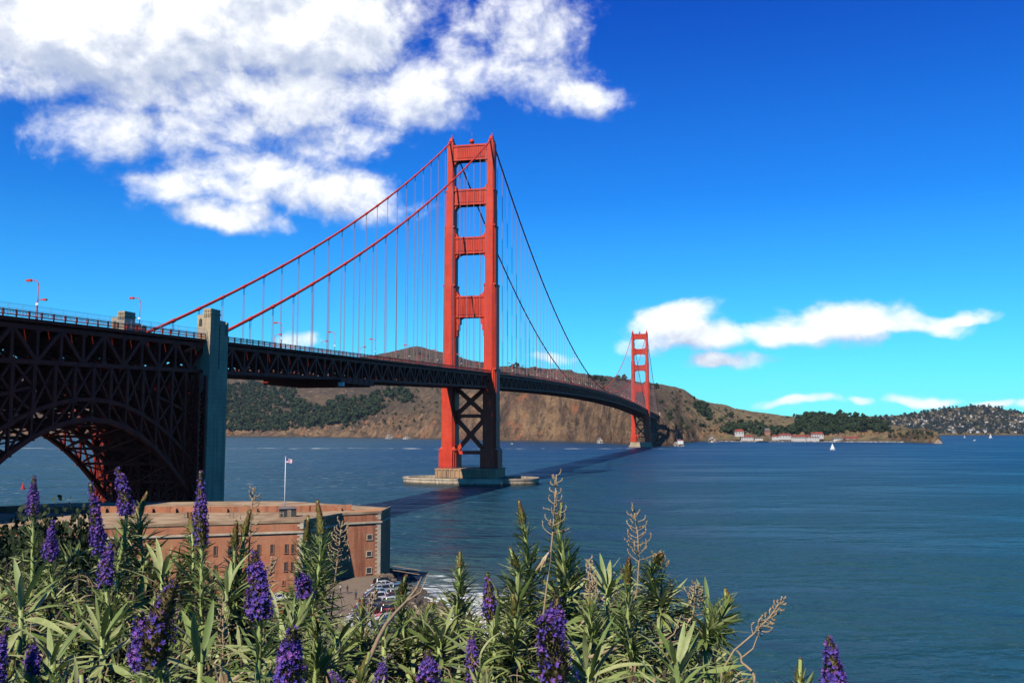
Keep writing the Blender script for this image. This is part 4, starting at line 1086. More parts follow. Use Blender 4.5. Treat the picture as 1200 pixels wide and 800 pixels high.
def tree_meshes(seed, leaf, n=9, leafs=30, size=.30, flat=1.0, jit=.35, zk=1.0):
    P, N, r = crown_clumps(n, seed, flat, leafs); P = P*np.array([1,1,zk]); R = frames(N+r.normal(0,jit,N.shape), None, r.rand(len(N))*6.28)
    R = np.stack([R[:,:,0], R[:,:,2], R[:,:,1]], 2)*(size*(.6+.8*r.rand(len(N))))[:,None,None]
    V, Q = scatter(CL_V, CL_F, R, P); cr = np_mesh('crown', V, Q, leaf, False)
    m = MB(); m.tube([(0,0,-.25),(.02,.01,.3),(.0,.03,.75)], [.09,.07,.04], 6)
    for k in range(3): a = r.rand()*6.28; m.tube([(0,.01,.35),(.3*math.cos(a),.3*math.sin(a),.8)], [.045,.02], 5)
    return cr, m.mesh('trunk', 'bark')
TREES = [tree_meshes(k, 'wood_leaf', 7+k%3, 26, .30, (.6,1.0,1.4,.8)[k%4]) for k in range(5)]
def put_tree(p, r, k, lab, group, name='tree', h=1.0):
    o = empty(name, p, rnd.random()*6.28); o.scale = (r, r, r*h)
    link('crown', TREES[k][0], o); link('trunk', TREES[k][1], o)
    tag(o, lab, 'tree', group); return o
LONE = [(483,472,11,'large round dark tree alone on the cliff near the tower'),(466,471,9,None),(477,462,13,None),(471,464,11,None),(402,504,9,'lone round bush low on the orange cliff by the water'),(450,494,8,None),(463,487,7,None),(448,486,7,None),(447,480,6,None),(435,487,9,None),(429,492,6,None),(426,494,6,None),(420,497,6,None),(503,453,7,'small dark tree high on the bare slope left of the tower'),(454,476,6,None),(468,454,9,None),(462,458,10,None),(456,463,10,None),(440,466,9,None),(536,460,8,'dark tree seen through the near tower legs under the deck'),(451,497,6,None)]
for i, (px, py, r, lab) in enumerate(LONE):
    put_tree(head.hit(px,py), r, i%5, lab or 'dark bushy tree scattered at the right edge of the wooded slope', None if lab else 'trees scattered over the cliff')
RIGHT = [(799,493,7),(786,494,6),(827,488,9),(821,500,8),(832,493,8),(806,505,7),(797,502,6),(806,482,8),(776,473,7),(812,497,6),(845,496,8),(857,489,13),(790,470,6)]
for i, (px, py, r) in enumerate(RIGHT): put_tree(head.hit(px,py), r, (i+2)%5, 'dark round bush dotting the grassy hill right of the far tower' if i != 11 else 'large dark tree alone on the grassy slope above the harbour', 'bushes on the grassy hill' if i != 11 else None)
RIDGE = [(600,433,10),(606,432,12),(612,434,9),(627,435,10),(633,436,8),(640,437,8),(690,446,11),(697,446,13),(704,447,13),(709,448,10),(724,448,12),(731,450,12),(737,451,9),(762,455,10),(770,455,9)]
for i, (px, py, r) in enumerate(RIDGE): put_tree(head.hit(px,py), r*1.1, (i+1)%5, 'dark tree on the skyline ridge behind the main span', 'trees along the skyline ridge')
def wood(name, T, poly, n, leaf, r0, r1, seed, yjit=0, leafs=14):
    # a wood seen as one mass: crowns packed over a patch of hillside given by its outline
    r = np.random.RandomState(seed); poly = np.array(poly, float); P = []; S = []
    x0, y0 = poly.min(0); x1, y1 = poly.max(0); k = 0
    while len(P) < n and k < n*40:
        k += 1; px, py = r.uniform(x0,x1), r.uniform(y0,y1)
        c = False
        for (ax,ay),(bx_,by) in zip(poly, np.roll(poly,-1,0)):
            if (ay > py) != (by > py) and px < (bx_-ax)*(py-ay)/(by-ay+1e-9)+ax: c = not c
        if not c: continue
        P.append(T.hit(px, py)); S.append(r0*.75+(r1*1.15-r0*.75)*r.rand()**1.8)
    parts = []
    tm = [crown_clumps(5+j%4, seed*10+j, (.5,1.0,1.6,.9,1.2)[j%5], leafs) for j in range(10)]
    for p, s in zip(P, S):
        Pp, N, rr = tm[r.randint(10)]; a = r.rand()*6.28; c_, s_ = math.cos(a), math.sin(a); Rz = np.array([[c_,-s_,0],[s_,c_,0],[0,0,1]])
        n_ = N@Rz.T+r.normal(0,.3,N.shape); R = frames(n_, None, r.rand(len(N))*6.28); R = np.stack([R[:,:,0],R[:,:,2],R[:,:,1]],2)*(.42*s*(.6+.7*r.rand(len(N))))[:,None,None]
        hs = s*r.choice([.75,1.0,1.2,1.5], p=[.25,.4,.25,.10])*r.uniform(.85,1.15)
        parts.append(scatter(CL_V, CL_F, R, (Pp@Rz.T)*np.array([s,s,hs])+p-np.array([0,0,.2*s])))
    V, Q = cat(parts); tag(link(name, np_mesh(name, V, Q, leaf)), kind='stuff')
wood('woods', head, [(262,452),(300,449),(335,449),(347,462),(362,477),(378,480),(388,470),(405,468),(425,466),(440,462),(470,457),(482,464),(478,472),(455,474),(440,487),(420,494),(408,500),(396,498),(372,502),(345,504),(338,507),(300,506),(262,506)], 1150, 'wood_leaf', 9, 16, 5, leafs=17)
wood('woods', head, [(-150,470),(-20,448),(60,440),(140,446),(140,500),(-150,500)], 240, 'wood_leaf', 10, 18, 6)
wood('woods', head, [(938,489),(960,488),(1000,490),(1033,499),(1044,502),(1040,507),(1000,507),(960,511),(938,509),(925,510),(915,507),(930,500)], 800, 'wood_leaf', 6, 11, 7)
wood('woods', head, [(850,503),(868,497),(880,500),(900,503),(920,505),(935,503),(935,511),(900,512),(880,511),(866,510),(850,509)], 110, 'wood_leaf', 7, 12, 8)
wood('woods', head, [(812,472),(822,474),(834,484),(836,494),(828,492),(818,484)], 50, 'wood_leaf', 6, 11, 9)
wood('woods', belv, [(1000,494),(1033,488),(1067,486),(1093,482),(1113,478),(1140,476),(1160,477),(1180,481),(1230,488),(1330,495),(1330,509),(1000,509)], 1700, 'far_wood_leaf', 6, 13, 10, leafs=10)

wood('scrub', head, [(430,450),(520,440),(535,455),(525,480),(470,505),(410,508),(440,490)], 130, 'wood_leaf', 2.5, 6, 12, leafs=7)
wood('scrub', head, [(430,440),(440,425),(487,412),(520,420),(600,437),(700,448),(730,452),(700,462),(560,455)], 260, 'wood_leaf', 3, 7, 13, leafs=7)
wood('scrub', head, [(770,460),(790,458),(840,478),(900,486),(935,490),(930,506),(860,510),(800,508),(785,500)], 130, 'wood_leaf', 2.5, 7, 14, leafs=7)
wood('scrub', head, [(1040,503),(1085,506),(1097,512),(1080,516),(1040,513)], 90, 'wood_leaf', 2, 4.5, 15, leafs=7)

# ================================================================== HOUSES, HARBOUR, ROCKS
def house_meshes(kind):
    W, D, h = ((12,9,5.5),(18,9,4.5),(9,9,8))[kind]
    a = MB(); a.box((0,0,h/2-1), (W,D,h+2))
    b = MB(); e = .7
    if kind < 2: b.add([(-W/2-e,-D/2-e,h),(W/2+e,-D/2-e,h),(W/2+e,D/2+e,h),(-W/2-e,D/2+e,h),(-W/2-e,0,h+2.6),(W/2+e,0,h+2.6)], [(0,1,5,4),(2,3,4,5),(0,4,3),(1,2,5),(3,2,1,0)])
    else: b.box((0,0,h+.25), (W+1,D+1,.5))
    c = MB()
    for k in range(4): c.box((-W*.36+W*.24*k,-D/2-.02,h*.55), (1.5,.12,1.6))
    return a.mesh('wall','house_wall'), b.mesh('roof','grey_roof'), c.mesh('window','glass_dark')
HM = [house_meshes(k) for k in range(3)]
r = np.random.RandomState(77)
WC = [(.72,.70,.66,1),(.56,.49,.40,1),(.50,.48,.47,1),(.62,.55,.46,1),(.44,.33,.26,1)]
hp_ = []
while len(hp_) < 165:
    px = r.uniform(1040,1215); top = np.interp(px, [1033,1067,1093,1113,1140,1160,1180,1215], [491,490,485,482,479,480,484,489])
    py = top+(508-top)*r.rand()**.85
    if px < 1095 and py > 503: continue
    if any(abs(px-a) < 2.4 and abs(py-b) < 1.3 for a, b in hp_): continue
    hp_.append((px, py))
for px, py in hp_:
    p = belv.hit(px, py); k = r.choice(3, p=[.45,.3,.25]); o = empty('hillside_house', p, math.atan2(-p[0], p[1])*-1+r.uniform(-.5,.5)*1.0)
    o.rotation_euler = (0,0,-math.atan2(p[0],p[1])+r.uniform(-.6,.6)); s = r.uniform(.55,1.1)*(1.25 if py > 500 else 1); o.scale = (s,s,s); o.location = (p[0],p[1],p[2]+3.5)
    ci = r.choice(5, p=[.42,.18,.15,.15,.10])
    wobj = link('wall', HM[k][0], o); wobj.color = WC[ci]; link('roof', HM[k][1], o); link('window', HM[k][2], o)
    tag(o, 'pale house among the trees on the far hillside across the water', 'house', 'houses on the far hillside')
def long_building(px0, px1, pyb, hpx, lab, roof='red_roof', wall=(.50,.47,.42,1), nwin=8, name='harbour_building', flat=False):
    a, b = ground(px0, pyb, 1.5), ground(px1, pyb, 1.5); Dm = 2690.; s = F/Dm
    xa, xb = (px0-600)/F*cP*Dm, (px1-600)/F*cP*Dm; W = xb-xa; h = max(4., hpx/s); dp = 13.
    z = max(1.0, at((px0+px1)/2, pyb, Dm)[2]); yo = 0
    o = empty(name, ((xa+xb)/2, Dm, z), -.03); tag(o, lab, 'building')
    h *= .78; wl, rf = h*.56, h*.44
    m = MB(); m.box((0,0,wl/2-3), (W,dp,wl+6)); q = m.build('wall','house_wall',o); q.color = wall
    m = MB(); e = 1
    m.add([(-W/2-e,-dp/2-e,wl),(W/2+e,-dp/2-e,wl),(W/2+e,dp/2+e,wl),(-W/2-e,dp/2+e,wl),(-W/2+2,0,wl+rf),(W/2-2,0,wl+rf)], [(0,1,5,4),(2,3,4,5),(0,4,3),(1,2,5),(3,2,1,0)]); m.build('roof',roof,o)
    for k in range(nwin): m = MB(); m.box((-W/2+W*(k+.5)/nwin,-dp/2-.03,wl*.5), (min(2.2,W/nwin*.45),.2,wl*.45)); m.build('window','glass_dark',o)
    return o
long_building(861,871,509,8.0,'small white house with a steep red roof among harbour trees',nwin=3)
long_building(868,882,514.5,6.0,'white boathouse with red roof nearest the dark harbour pier',nwin=5)
long_building(904,912,513,4.5,'short red roofed shed at the left end of the harbour row',nwin=2)
long_building(912,926,512.5,6.0,'broad red roofed hall left of the middle of the harbour row',nwin=4)
long_building(926,943,514.5,6.5,'long white warehouse with red roof in mid harbour row',nwin=8)
long_building(944,959,514.5,6.0,'red roofed building just left of the sailboat',nwin=5)
long_building(950,964,511.5,7.0,'taller red roofed hall rising behind the harbour row',nwin=5)
long_building(976,986,515.5,4.0,'low cream shed right of the sailboat mast','grey_roof',(.66,.6,.48,1),3)
long_building(990,1013,516.5,6.5,'long white building with red roof at the right end of the harbour',nwin=10)
long_building(896,902,507,7,'tall dull red building standing among the harbour trees','grey_roof',(.33,.15,.10,1),3)
long_building(884,893,514.5,3.2,'low pale shed between the boathouse and the red roofs','grey_roof',(.6,.52,.42,1),3)
def pier(px0, px1, pyt, Dm, lab):
    xa, xb = (px0-600)/F*cP*Dm, (px1-600)/F*cP*Dm; o = empty('harbour_pier', ((xa+xb)/2, Dm, 0)); tag(o, lab, 'pier'); W = xb-xa
    m = MB(); m.box((0,0,3.0), (W,9,1.0)); m.build('deck','weathered_wood',o)
    for k in range(14): m = MB(); m.tube([(-W/2+W*k/13,-4,-4),(-W/2+W*k/13,-4,2.6)], .5, 6); m.build('pile','dark_paint',o)
pier(866, 909, 516, 2600, 'dark wooden pier along the harbour water below the red roofs')
m = MB(); m.bar(((840-600)/F*2640,2640,1.2),((1085-600)/F*2480,2480,1.2),4,3.2); tag(m.build('breakwater','pale_rock'), 'pale stone breakwater along the foot of the harbour shore', 'breakwater')
# needle rocks and the light station below the far tower
def sea_rock(px, pyb, wpx, hpx, D, lab, mat='pale_rock', seed=0):
    s = F/D; x = (px-600)/F*cP*D; v, f = rock_v(50+seed, 14, 10); w_ = wpx/s/2; h = hpx/s
    v = np.array(v); t = np.clip(v[:,2:3]/.75,-1,1); v = np.concatenate([v[:,:2]*(1-.55*np.clip(t,0,1)), v[:,2:]], 1)
    m = MB(); m.add(v*np.array([w_,w_*.8,h*1.1])+0, f); o = m.build('sea_rock', mat); o.location = (x, D, 0); tag(o, lab, 'rock')
sea_rock(834,517.5,13,9,2500,'jagged white streaked sea stack standing off the harbour point','pale_rock',1)
sea_rock(795,521.5,15,9,1960,'pale rock at the foot of the slope right of the far tower','pale_rock',2)
sea_rock(703,518.5,9,8,2370,'whitened rock stack at the cliff foot left of the far tower','pale_rock',3)
sea_rock(456,513,9,7,3400,'white streaked rock at the waterline left of the near tower','pale_rock',4)
sea_rock(477,513.5,12,4,3300,'low pale rocks beside the waterline nearest the near tower','pale_rock',5)
sea_rock(1099,517,10,6,2310,'tan rock at the very tip of the harbour headland','weathered_wood',6)
def station():
    D = 1925.; x = (797-600)/F*cP*D; o = empty('light_station', (x, D, 7)); tag(o, 'small white light station on the rocky point below the far tower', 'light station')
    m = MB(); m.box((0,0,1.5), (11,6,7)); m.build('wall','white_paint',o)
    m = MB(); m.prism([(-6,-3.5),(6,-3.5),(6,3.5),(-6,3.5)], 5, 6.6, [(-4,-.4),(4,-.4),(4,.4),(-4,.4)]); m.build('roof','red_roof',o)
    for k in range(3): m = MB(); m.box((-3.4+3.4*k,-3.03,2.6), (1.2,.1,1.5)); m.build('window','glass_dark',o)
station()

# ================================================================== BOATS AND BUOY
def hull(L, W, h, mat, parent, name='hull'):
    m = MB(); st = [(-.5,.75),(-.3,.95),(0,1),(.25,.8),(.42,.4),(.5,.04)]; vs = []
    for y, w_ in st: vs += [(-W/2*w_,y*L,h*(1+.25*max(0,y))),(-W/2*w_*.55,y*L,-.3),(W/2*w_*.55,y*L,-.3),(W/2*w_,y*L,h*(1+.25*max(0,y)))]
    fs = [(i*4+j,i*4+j+1,i*4+j+5,i*4+j+4) for i in range(5) for j in range(3)]+[(i*4,i*4+4,i*4+7,i*4+3) for i in range(5)]+[(0,3,2,1),(20,21,22,23)]
    m.add(vs, fs); return m.build(name, mat, parent)
def sailboat(px, pyb, sc_, rz, lab):
    p = ground(px, pyb, 0); o = empty('sailboat', p, rz); o.scale = (sc_,)*3; tag(o, lab, 'sailboat')
    hull(9.5, 2.8, 1.0, 'white_paint', o)
    m = MB(); m.box((0,-.4,1.25), (1.5,3.4,.6)); m.build('cabin','cream_paint',o)
    m = MB(); m.tube([(0,.9,.8),(0,.9,12.6)], .09, 6); m.tube([(0,.9,1.9),(0,-3.3,1.9)], .07, 6); m.build('mast','galvanised',o)
    def sail(a, b, c, name):
        a, b, c = map(np.array, (a,b,c)); N = 6; vs = []; fs = []
        for i in range(N+1):
            for j in range(N+1):
                u, v = i/N, j/N; q = a*(1-u)+(b*(1-v)+c*v)*u; q = q+np.array([.55*math.sin(PI*v)*u*(1-.4*u),0,0]); vs.append(q)
        for i in range(N):
            for j in range(N): k = i*(N+1)+j; fs.append((k,k+1,k+N+2,k+N+1))
        m = MB(); m.add(vs, fs); m.build(name,'sail_cloth',o,True,recalc=False)
    sail((0,.85,12.3),(0,.75,2.1),(0,-3.2,2.1),'mainsail'); sail((0,1.0,10.8),(0,4.5,1.2),(.2,1.1,1.6),'jib')
sailboat(976,527,.95,1.15,'white sailboat under full sail off the harbour shore')
sailboat(1161,513.3,1.5,1.7,'white sailboat below the far hillside houses')
sailboat(1130.5,513.0,1.0,.3,'tiny distant sailboat left of the other far sailboat')
def motorboat(px, pyb, sc_, rz, lab):
    p = ground(px, pyb, 0); o = empty('motorboat', p, rz); o.scale = (sc_,)*3; tag(o, lab, 'motorboat'); hull(8, 2.8, 1.2, 'white_paint', o)
    m = MB(); m.prism([(-1,-1.6),(1,-1.6),(.9,1.4),(-.9,1.4)], 1.1, 2.5, [(-.9,-1.5),(.9,-1.5),(.75,.7),(-.75,.7)]); m.build('cabin','white_paint',o)
    m = MB(); m.box((0,1.15,1.95), (1.4,.3,.5)); m.build('windscreen','glass_dark',o)
motorboat(1142,516.2,1.3,1.9,'white motorboat crossing the far channel')
motorboat(600,520.0,.7,1.5,'small pale motorboat by the cliff foot beyond the near tower')
p = ground(27,572.5,0); bo = empty('red_buoy', p); tag(bo, 'red conical buoy in the choppy water under the arch', 'buoy')
m = MB(); m.tube([(0,0,-1),(0,0,.7)], [1.3,1.3], 14); m.build('float','red_paint',bo)
m = MB(); m.tube([(0,0,.7),(0,0,1.1),(0,0,3.2),(0,0,4.0)], [.75,.75,.35,.1], 12); m.build('cone','red_paint',bo)

# ================================================================== TREES ON THE BLUFF BELOW, LEFT
BT = [tree_meshes(60+k, 'tree_leaf', 34, 1000, .055, .7, 1.1, 2.6) for k in range(3)]
for i, (px, py, D, r_, lab) in enumerate(((2,598,42,2.1,'dark evergreen crown at the very left edge above the purple spikes'),(48,594,44,2.1,'dark evergreen crown behind the leftmost tall purple spike'),(96,591,46,1.9,'dark evergreen crown just below the arch foot left of the fort'),(26,626,34,1.7,'dark shrubby tree low on the bluff below the left crowns'),(84,628,34,1.6,'dark shrubby tree between the purple spikes and the fort roof'))):
    p = at(px, py, D); k = i%3; g = float(ground_z(p[0],p[1])); ht = p[2]-g; zs = ht/(1.66*2.6); o = empty('evergreen_tree', (p[0],p[1],g+ht*.05), rnd.random()*6); o.scale = (r_*1.35,r_*1.35,zs)
    link('crown', BT[k][0], o); m = MB(); hz = .28; m.tube([(0,0,-hz-.2),(.03,.02,.2),(0,.05,.9)], [.11,.08,.04], 8)
    for q in range(4): a = q*1.6; m.tube([(0,.02,.2),(.35*math.cos(a),.35*math.sin(a),.8)], [.05,.02], 5)
    m.build('trunk', 'bark', o); tag(o, lab, 'tree')

# ================================================================== FLOWERING BANK IN FRONT OF THE VIEWER
def leaf_t(curve=.25, width=.085, seg=6, fold=.25, twist=0):
    v = []
    for i in range(seg+1):
        t = i/seg; w_ = width*max(.03, math.sin(PI*min(1,(t*.92+.06)))**.75*(1-.15*t)) if i < seg else .004
        a = curve*t*t; y = t*(1-.18*curve*t); z = -a*.6
        for sx in (-1,0,1): v.append((sx*w_+twist*t*t, y, z+(abs(sx)*fold*w_)))
    f = []
    for i in range(seg):
        for k in (0,1): f.append((i*3+k,i*3+k+1,i*3+k+4,i*3+k+3))
    return np.array(v), np.array(f)
LEAVES = [leaf_t(.25,.066), leaf_t(.6,.058,6,.3,.09), leaf_t(.02,.072,6,.2,-.06), leaf_t(1.0,.062,7,.35,.14)]
NARROW = [leaf_t(.35,.055), leaf_t(.75,.05,6,.3,.05), leaf_t(-.25,.055)]
def petals(open_=.75):
    v = [(0,0,0)]; f = []
    for k in range(5):
        a = 2*PI*k/5; c, s = math.cos, math.sin
        for da, r, z in ((-.55,.55,.45),(0,1.0*open_+.15,.85),(.55,.55,.45)): v.append((c(a+da)*r, z, s(a+da)*r))
        f.append((0,1+3*k,2+3*k,3+3*k))
    return np.array(v), np.array(f)
PETAL = petals(); 
BRACT = leaf_t(-.2,.16,3,.3)
def spiral(n, y0, y1, r):
    k = np.arange(n); t = (k+.5)/n; th = k*2.39996+r.rand(n)*.5; return t, th
def curve_pts(p0, p1, bend, n=9):
    # stem from the ground to the tip: leaves the ground steeper than it ends
    t = np.linspace(0,1,n)[:,None]; p0 = np.array(p0); p1 = np.array(p1); return p0*(1-t)+p1*t+np.array(bend)*(t*(1-t)*2)
class Axis:
    def __init__(s, pts): s.p = np.array(pts); d = np.linalg.norm(np.diff(s.p,axis=0),axis=1); s.c = np.concatenate([[0],np.cumsum(d)]); s.L = s.c[-1]
    def pos(s, u): u = np.asarray(u)*s.L; return np.stack([np.interp(u, s.c, s.p[:,k]) for k in range(3)],-1)
    def dir(s, u): a = s.pos(np.clip(np.asarray(u)+.02,0,1))-s.pos(np.clip(np.asarray(u)-.02,0,1)); return a/np.linalg.norm(a,axis=-1,keepdims=True)
def around(ax, u, th):
    d = ax.dir(u); ref = np.array([0,1.,0]); a = np.cross(d, ref); a /= np.linalg.norm(a,axis=1,keepdims=True); b = np.cross(a, d)
    return a*np.cos(th)[:,None]+b*np.sin(th)[:,None], d
def put_leaves(ax, u, th, length, tilt, tmpl, r, base_r=.006, bias=None):
    rad, d = around(ax, u, th); L = np.asarray(length)*np.ones(len(u)); tl = np.asarray(tilt)*np.ones(len(u))
    dirs = rad*np.cos(tl)[:,None]+d*np.sin(tl)[:,None]+r.normal(0,.10,rad.shape)
    if bias is not None: dirs = dirs+bias
    out = []; pick = r.randint(len(tmpl), size=len(u)); up = d+rad*.05
    for k, (tv, tf) in enumerate(tmpl):
        s = pick == k
        if not s.any(): continue
        R = frames(dirs[s], up[s], r.normal(0,.28,s.sum()))*(L[s]*(.8+.4*r.rand(s.sum())))[:,None,None]
        out.append(scatter(tv, tf, R, ax.pos(u[s])+rad[s]*base_r))
    return out
def shoot_root(name, base): return empty(name, base)
GZ = 33.15
def make_shoot(kind, px, py, pyf, bx, by, D, w, lab, seed, purple=.8, leaves=1.0):
    # kind: bloom / bud / dead; tip (px,py), bottom of the flower at screen height pyf, stem seen to (bx,by); D metres from the lens; w flower width in photo px
    r = np.random.RandomState(seed); tip = at(px,py,D); vis = at(bx,by,D*(1-.04*r.rand())); s = D/F
    gx = vis+(vis-tip)*.25; base = np.array([gx[0], gx[1]-.04, min(GZ, vis[2]-.15)])
    o = empty({'bloom':'flowering_echium','bud':'budding_echium','dead':'dried_echium'}[kind], base); tag(o, lab, 'echium', 'echium spikes on the bank')
    mid = vis-base; P = [np.zeros(3), mid*.5+np.array([0,0,.03]), mid]; t = np.linspace(0,1,7)[1:]; bend = np.array([r.normal(0,.022),r.normal(0,.03),0])
    for q in t: P.append(mid+(tip-vis)*q+bend*4*q*(1-q))
    ax = Axis(P); ul = 1-np.linalg.norm(tip-at(px+(bx-px)*min(1,(pyf-py)/max(1,by-py)),pyf,D))/ax.L       # where the flower begins
    uv = np.linalg.norm(mid)/ax.L
    fw = w*s/2*(.90 if kind == 'bloom' else 1)
    m = MB(); uu = np.linspace(0, 1, 16); rr = [(.012*(1-u)+.006)*(1 if kind != 'dead' else .42) for u in uu]; m.tube([tuple(p) for p in ax.pos(uu)], rr, 7)
    m.build('stem', 'dry' if kind == 'dead' else 'echium_stem', o, True)
    if kind == 'dead':
        m = MB(); n = int(26+10*r.rand())
        for k in range(n):
            u = ul+(1-ul)*((k+.3)/n); th = k*2.4+r.rand(); rad, d = around(ax, np.array([u]), np.array([th])); rad, d = rad[0], d[0]; p0 = ax.pos([u])[0]
            L = fw*(1.35-.75*(u-ul)/(1-ul))*(.75+.5*r.rand()); pts = []; c_ = r.uniform(2.6,4.2)
            q = p0.copy(); ang = r.uniform(.15,.5)
            for i in range(8):
                pts.append(tuple(q)); q = q+(rad*math.cos(ang)+d*math.sin(ang))*L/6; ang += (c_/8 if i > 2 else .1)*(1 if r.rand() < .9 else -1)
            m.tube(pts, [.0022,.002,.0018,.0018,.0018,.0015,.0012,.0008], 4, False)
            for i in (3,4,5,6): m.sphere(pts[i], .0036, 5, 4)
        m.build('dried_cymes', 'dry', o, recalc=False)
        n = int(16*leaves)
        if n > 2:
            u = uv+(ul-uv)*r.rand(n)*.9; out = put_leaves(ax, u, r.rand(n)*6.28, .09, -.5, [LEAVES[3],LEAVES[1]], r); V, Q = cat(out); link('withered_leaves', np_mesh('withered_leaves', V, Q, 'dry', True), o)
        return o
    # leafy stem below the flower
    Ls = max(.05, (ul-uv)*ax.L); n = int(((120+360*Ls) if kind == 'bud' else (80+260*Ls))*leaves); u0 = max(.05, uv-.30*(1-uv)); tt = r.rand(n); u = u0+(ul-u0+.02)*tt
    fl = np.clip((ul-u)/max(.01, ul-u0),0,1); ln = (.040+.115*fl**.8)*(.85+.3*r.rand(n)); tl = .85-.75*fl+r.normal(0,.18,n)
    V, Q = cat(put_leaves(ax, u, r.rand(n)*6.28, ln, tl, NARROW if kind == 'bud' else LEAVES[:2]+NARROW, r, bias=None))
    link('leaves', np_mesh('leaves', V, Q, 'echium_leaf', True), o)
    FL = (1-ul)*ax.L
    if kind == 'bloom':
        n = int(300+FL*1500); t, th = spiral(n, 0, 1, r); prof = np.where(t < .12, .7+2.5*t, 1.0-.86*np.clip((t-.25)/.75,0,1)**1.35); u = ul+(1-ul)*t
        rad, d = around(ax, u, th); P_ = ax.pos(u)+rad*(fw*prof*.55)[:,None]
        dirs = rad*.8+d*.5+r.normal(0,.2,rad.shape); R = frames(dirs, d)*(fw*.62*(.7+.5*r.rand(n))*(1-.45*t))[:,None,None]; V1, Q1 = scatter(*BRACT, R, P_)
        m = MB(); uu = np.linspace(ul,1,9); tq = np.linspace(0,1,9); m.tube([tuple(p) for p in ax.pos(uu)], [fw*.62*(1-.75*max(0,(q-.25)/.75)**1.5) for q in tq], 10)
        Vc = np.array(m.v); Qc = np.array([f for f in m.f if len(f) == 4]); V, Q = cat([(V1,Q1),(Vc,Qc)]); fs = link('flower_spike', np_mesh('flower_spike', V, Q, 'bract', True), o)
        n2 = int(n*.85); t, th = spiral(n2, 0, 1, r); keep = r.rand(n2) < np.where(t > .80, .12, purple)*(.45+.75*(np.sin(th+seed*1.7)+np.sin(t*9+seed) > -.5)); t, th = t[keep], th[keep]
        prof = np.where(t < .12, .75+2.2*t, 1.0-.84*np.clip((t-.25)/.75,0,1)**1.35); u = ul+(1-ul)*t; rad, d = around(ax, u, th)
        P_ = ax.pos(u)+rad*(fw*prof*(.60+.5*r.rand(len(t))**1.5)*(1+.10*np.sin(t*11+seed)))[:,None]; dirs = rad+d*.35+r.normal(0,.3,rad.shape); R = frames(dirs, d, r.rand(len(t))*6)*(np.clip(fw*.25,.004,.0085)*(.6+.7*r.rand(len(t))))[:,None,None]
        V, Q = scatter(*PETAL, R, P_); link('florets', np_mesh('florets', V, Q, 'floret'), fs)
    else:
        n = int(150+FL*1500); t, th = spiral(n, 0, 1, r); prof = 1.0-.80*np.clip((t-.05)/.95,0,1)**1.3; u = ul+(1-ul)*t; rad, d = around(ax, u, th)
        P_ = ax.pos(u)+rad*(fw*prof*.45)[:,None]; dirs = rad*.55+d*.8+r.normal(0,.12,rad.shape); R = frames(dirs, d)*(fw*.95*(.6+.5*r.rand(n))*(1-.5*t))[:,None,None]; V1, Q1 = scatter(*BRACT, R, P_)
        m = MB(); uu = np.linspace(ul,1,7); m.tube([tuple(p) for p in ax.pos(uu)], [fw*.55*(1-.8*q**1.4) for q in np.linspace(0,1,7)], 8); Vc = np.array(m.v); Qc = np.array([f for f in m.f if len(f) == 4])
        V, Q = cat([(V1,Q1),(Vc,Qc)]); nf = len(BRACT[1]); mi = np.concatenate([np.repeat((t+r.normal(0,.12,n) > .62).astype(int), nf), np.zeros(len(Qc),int)])
        link('flower_bud', np_mesh('flower_bud', V, Q, ['bud','bud_tip'], True, mi), o)
    return o
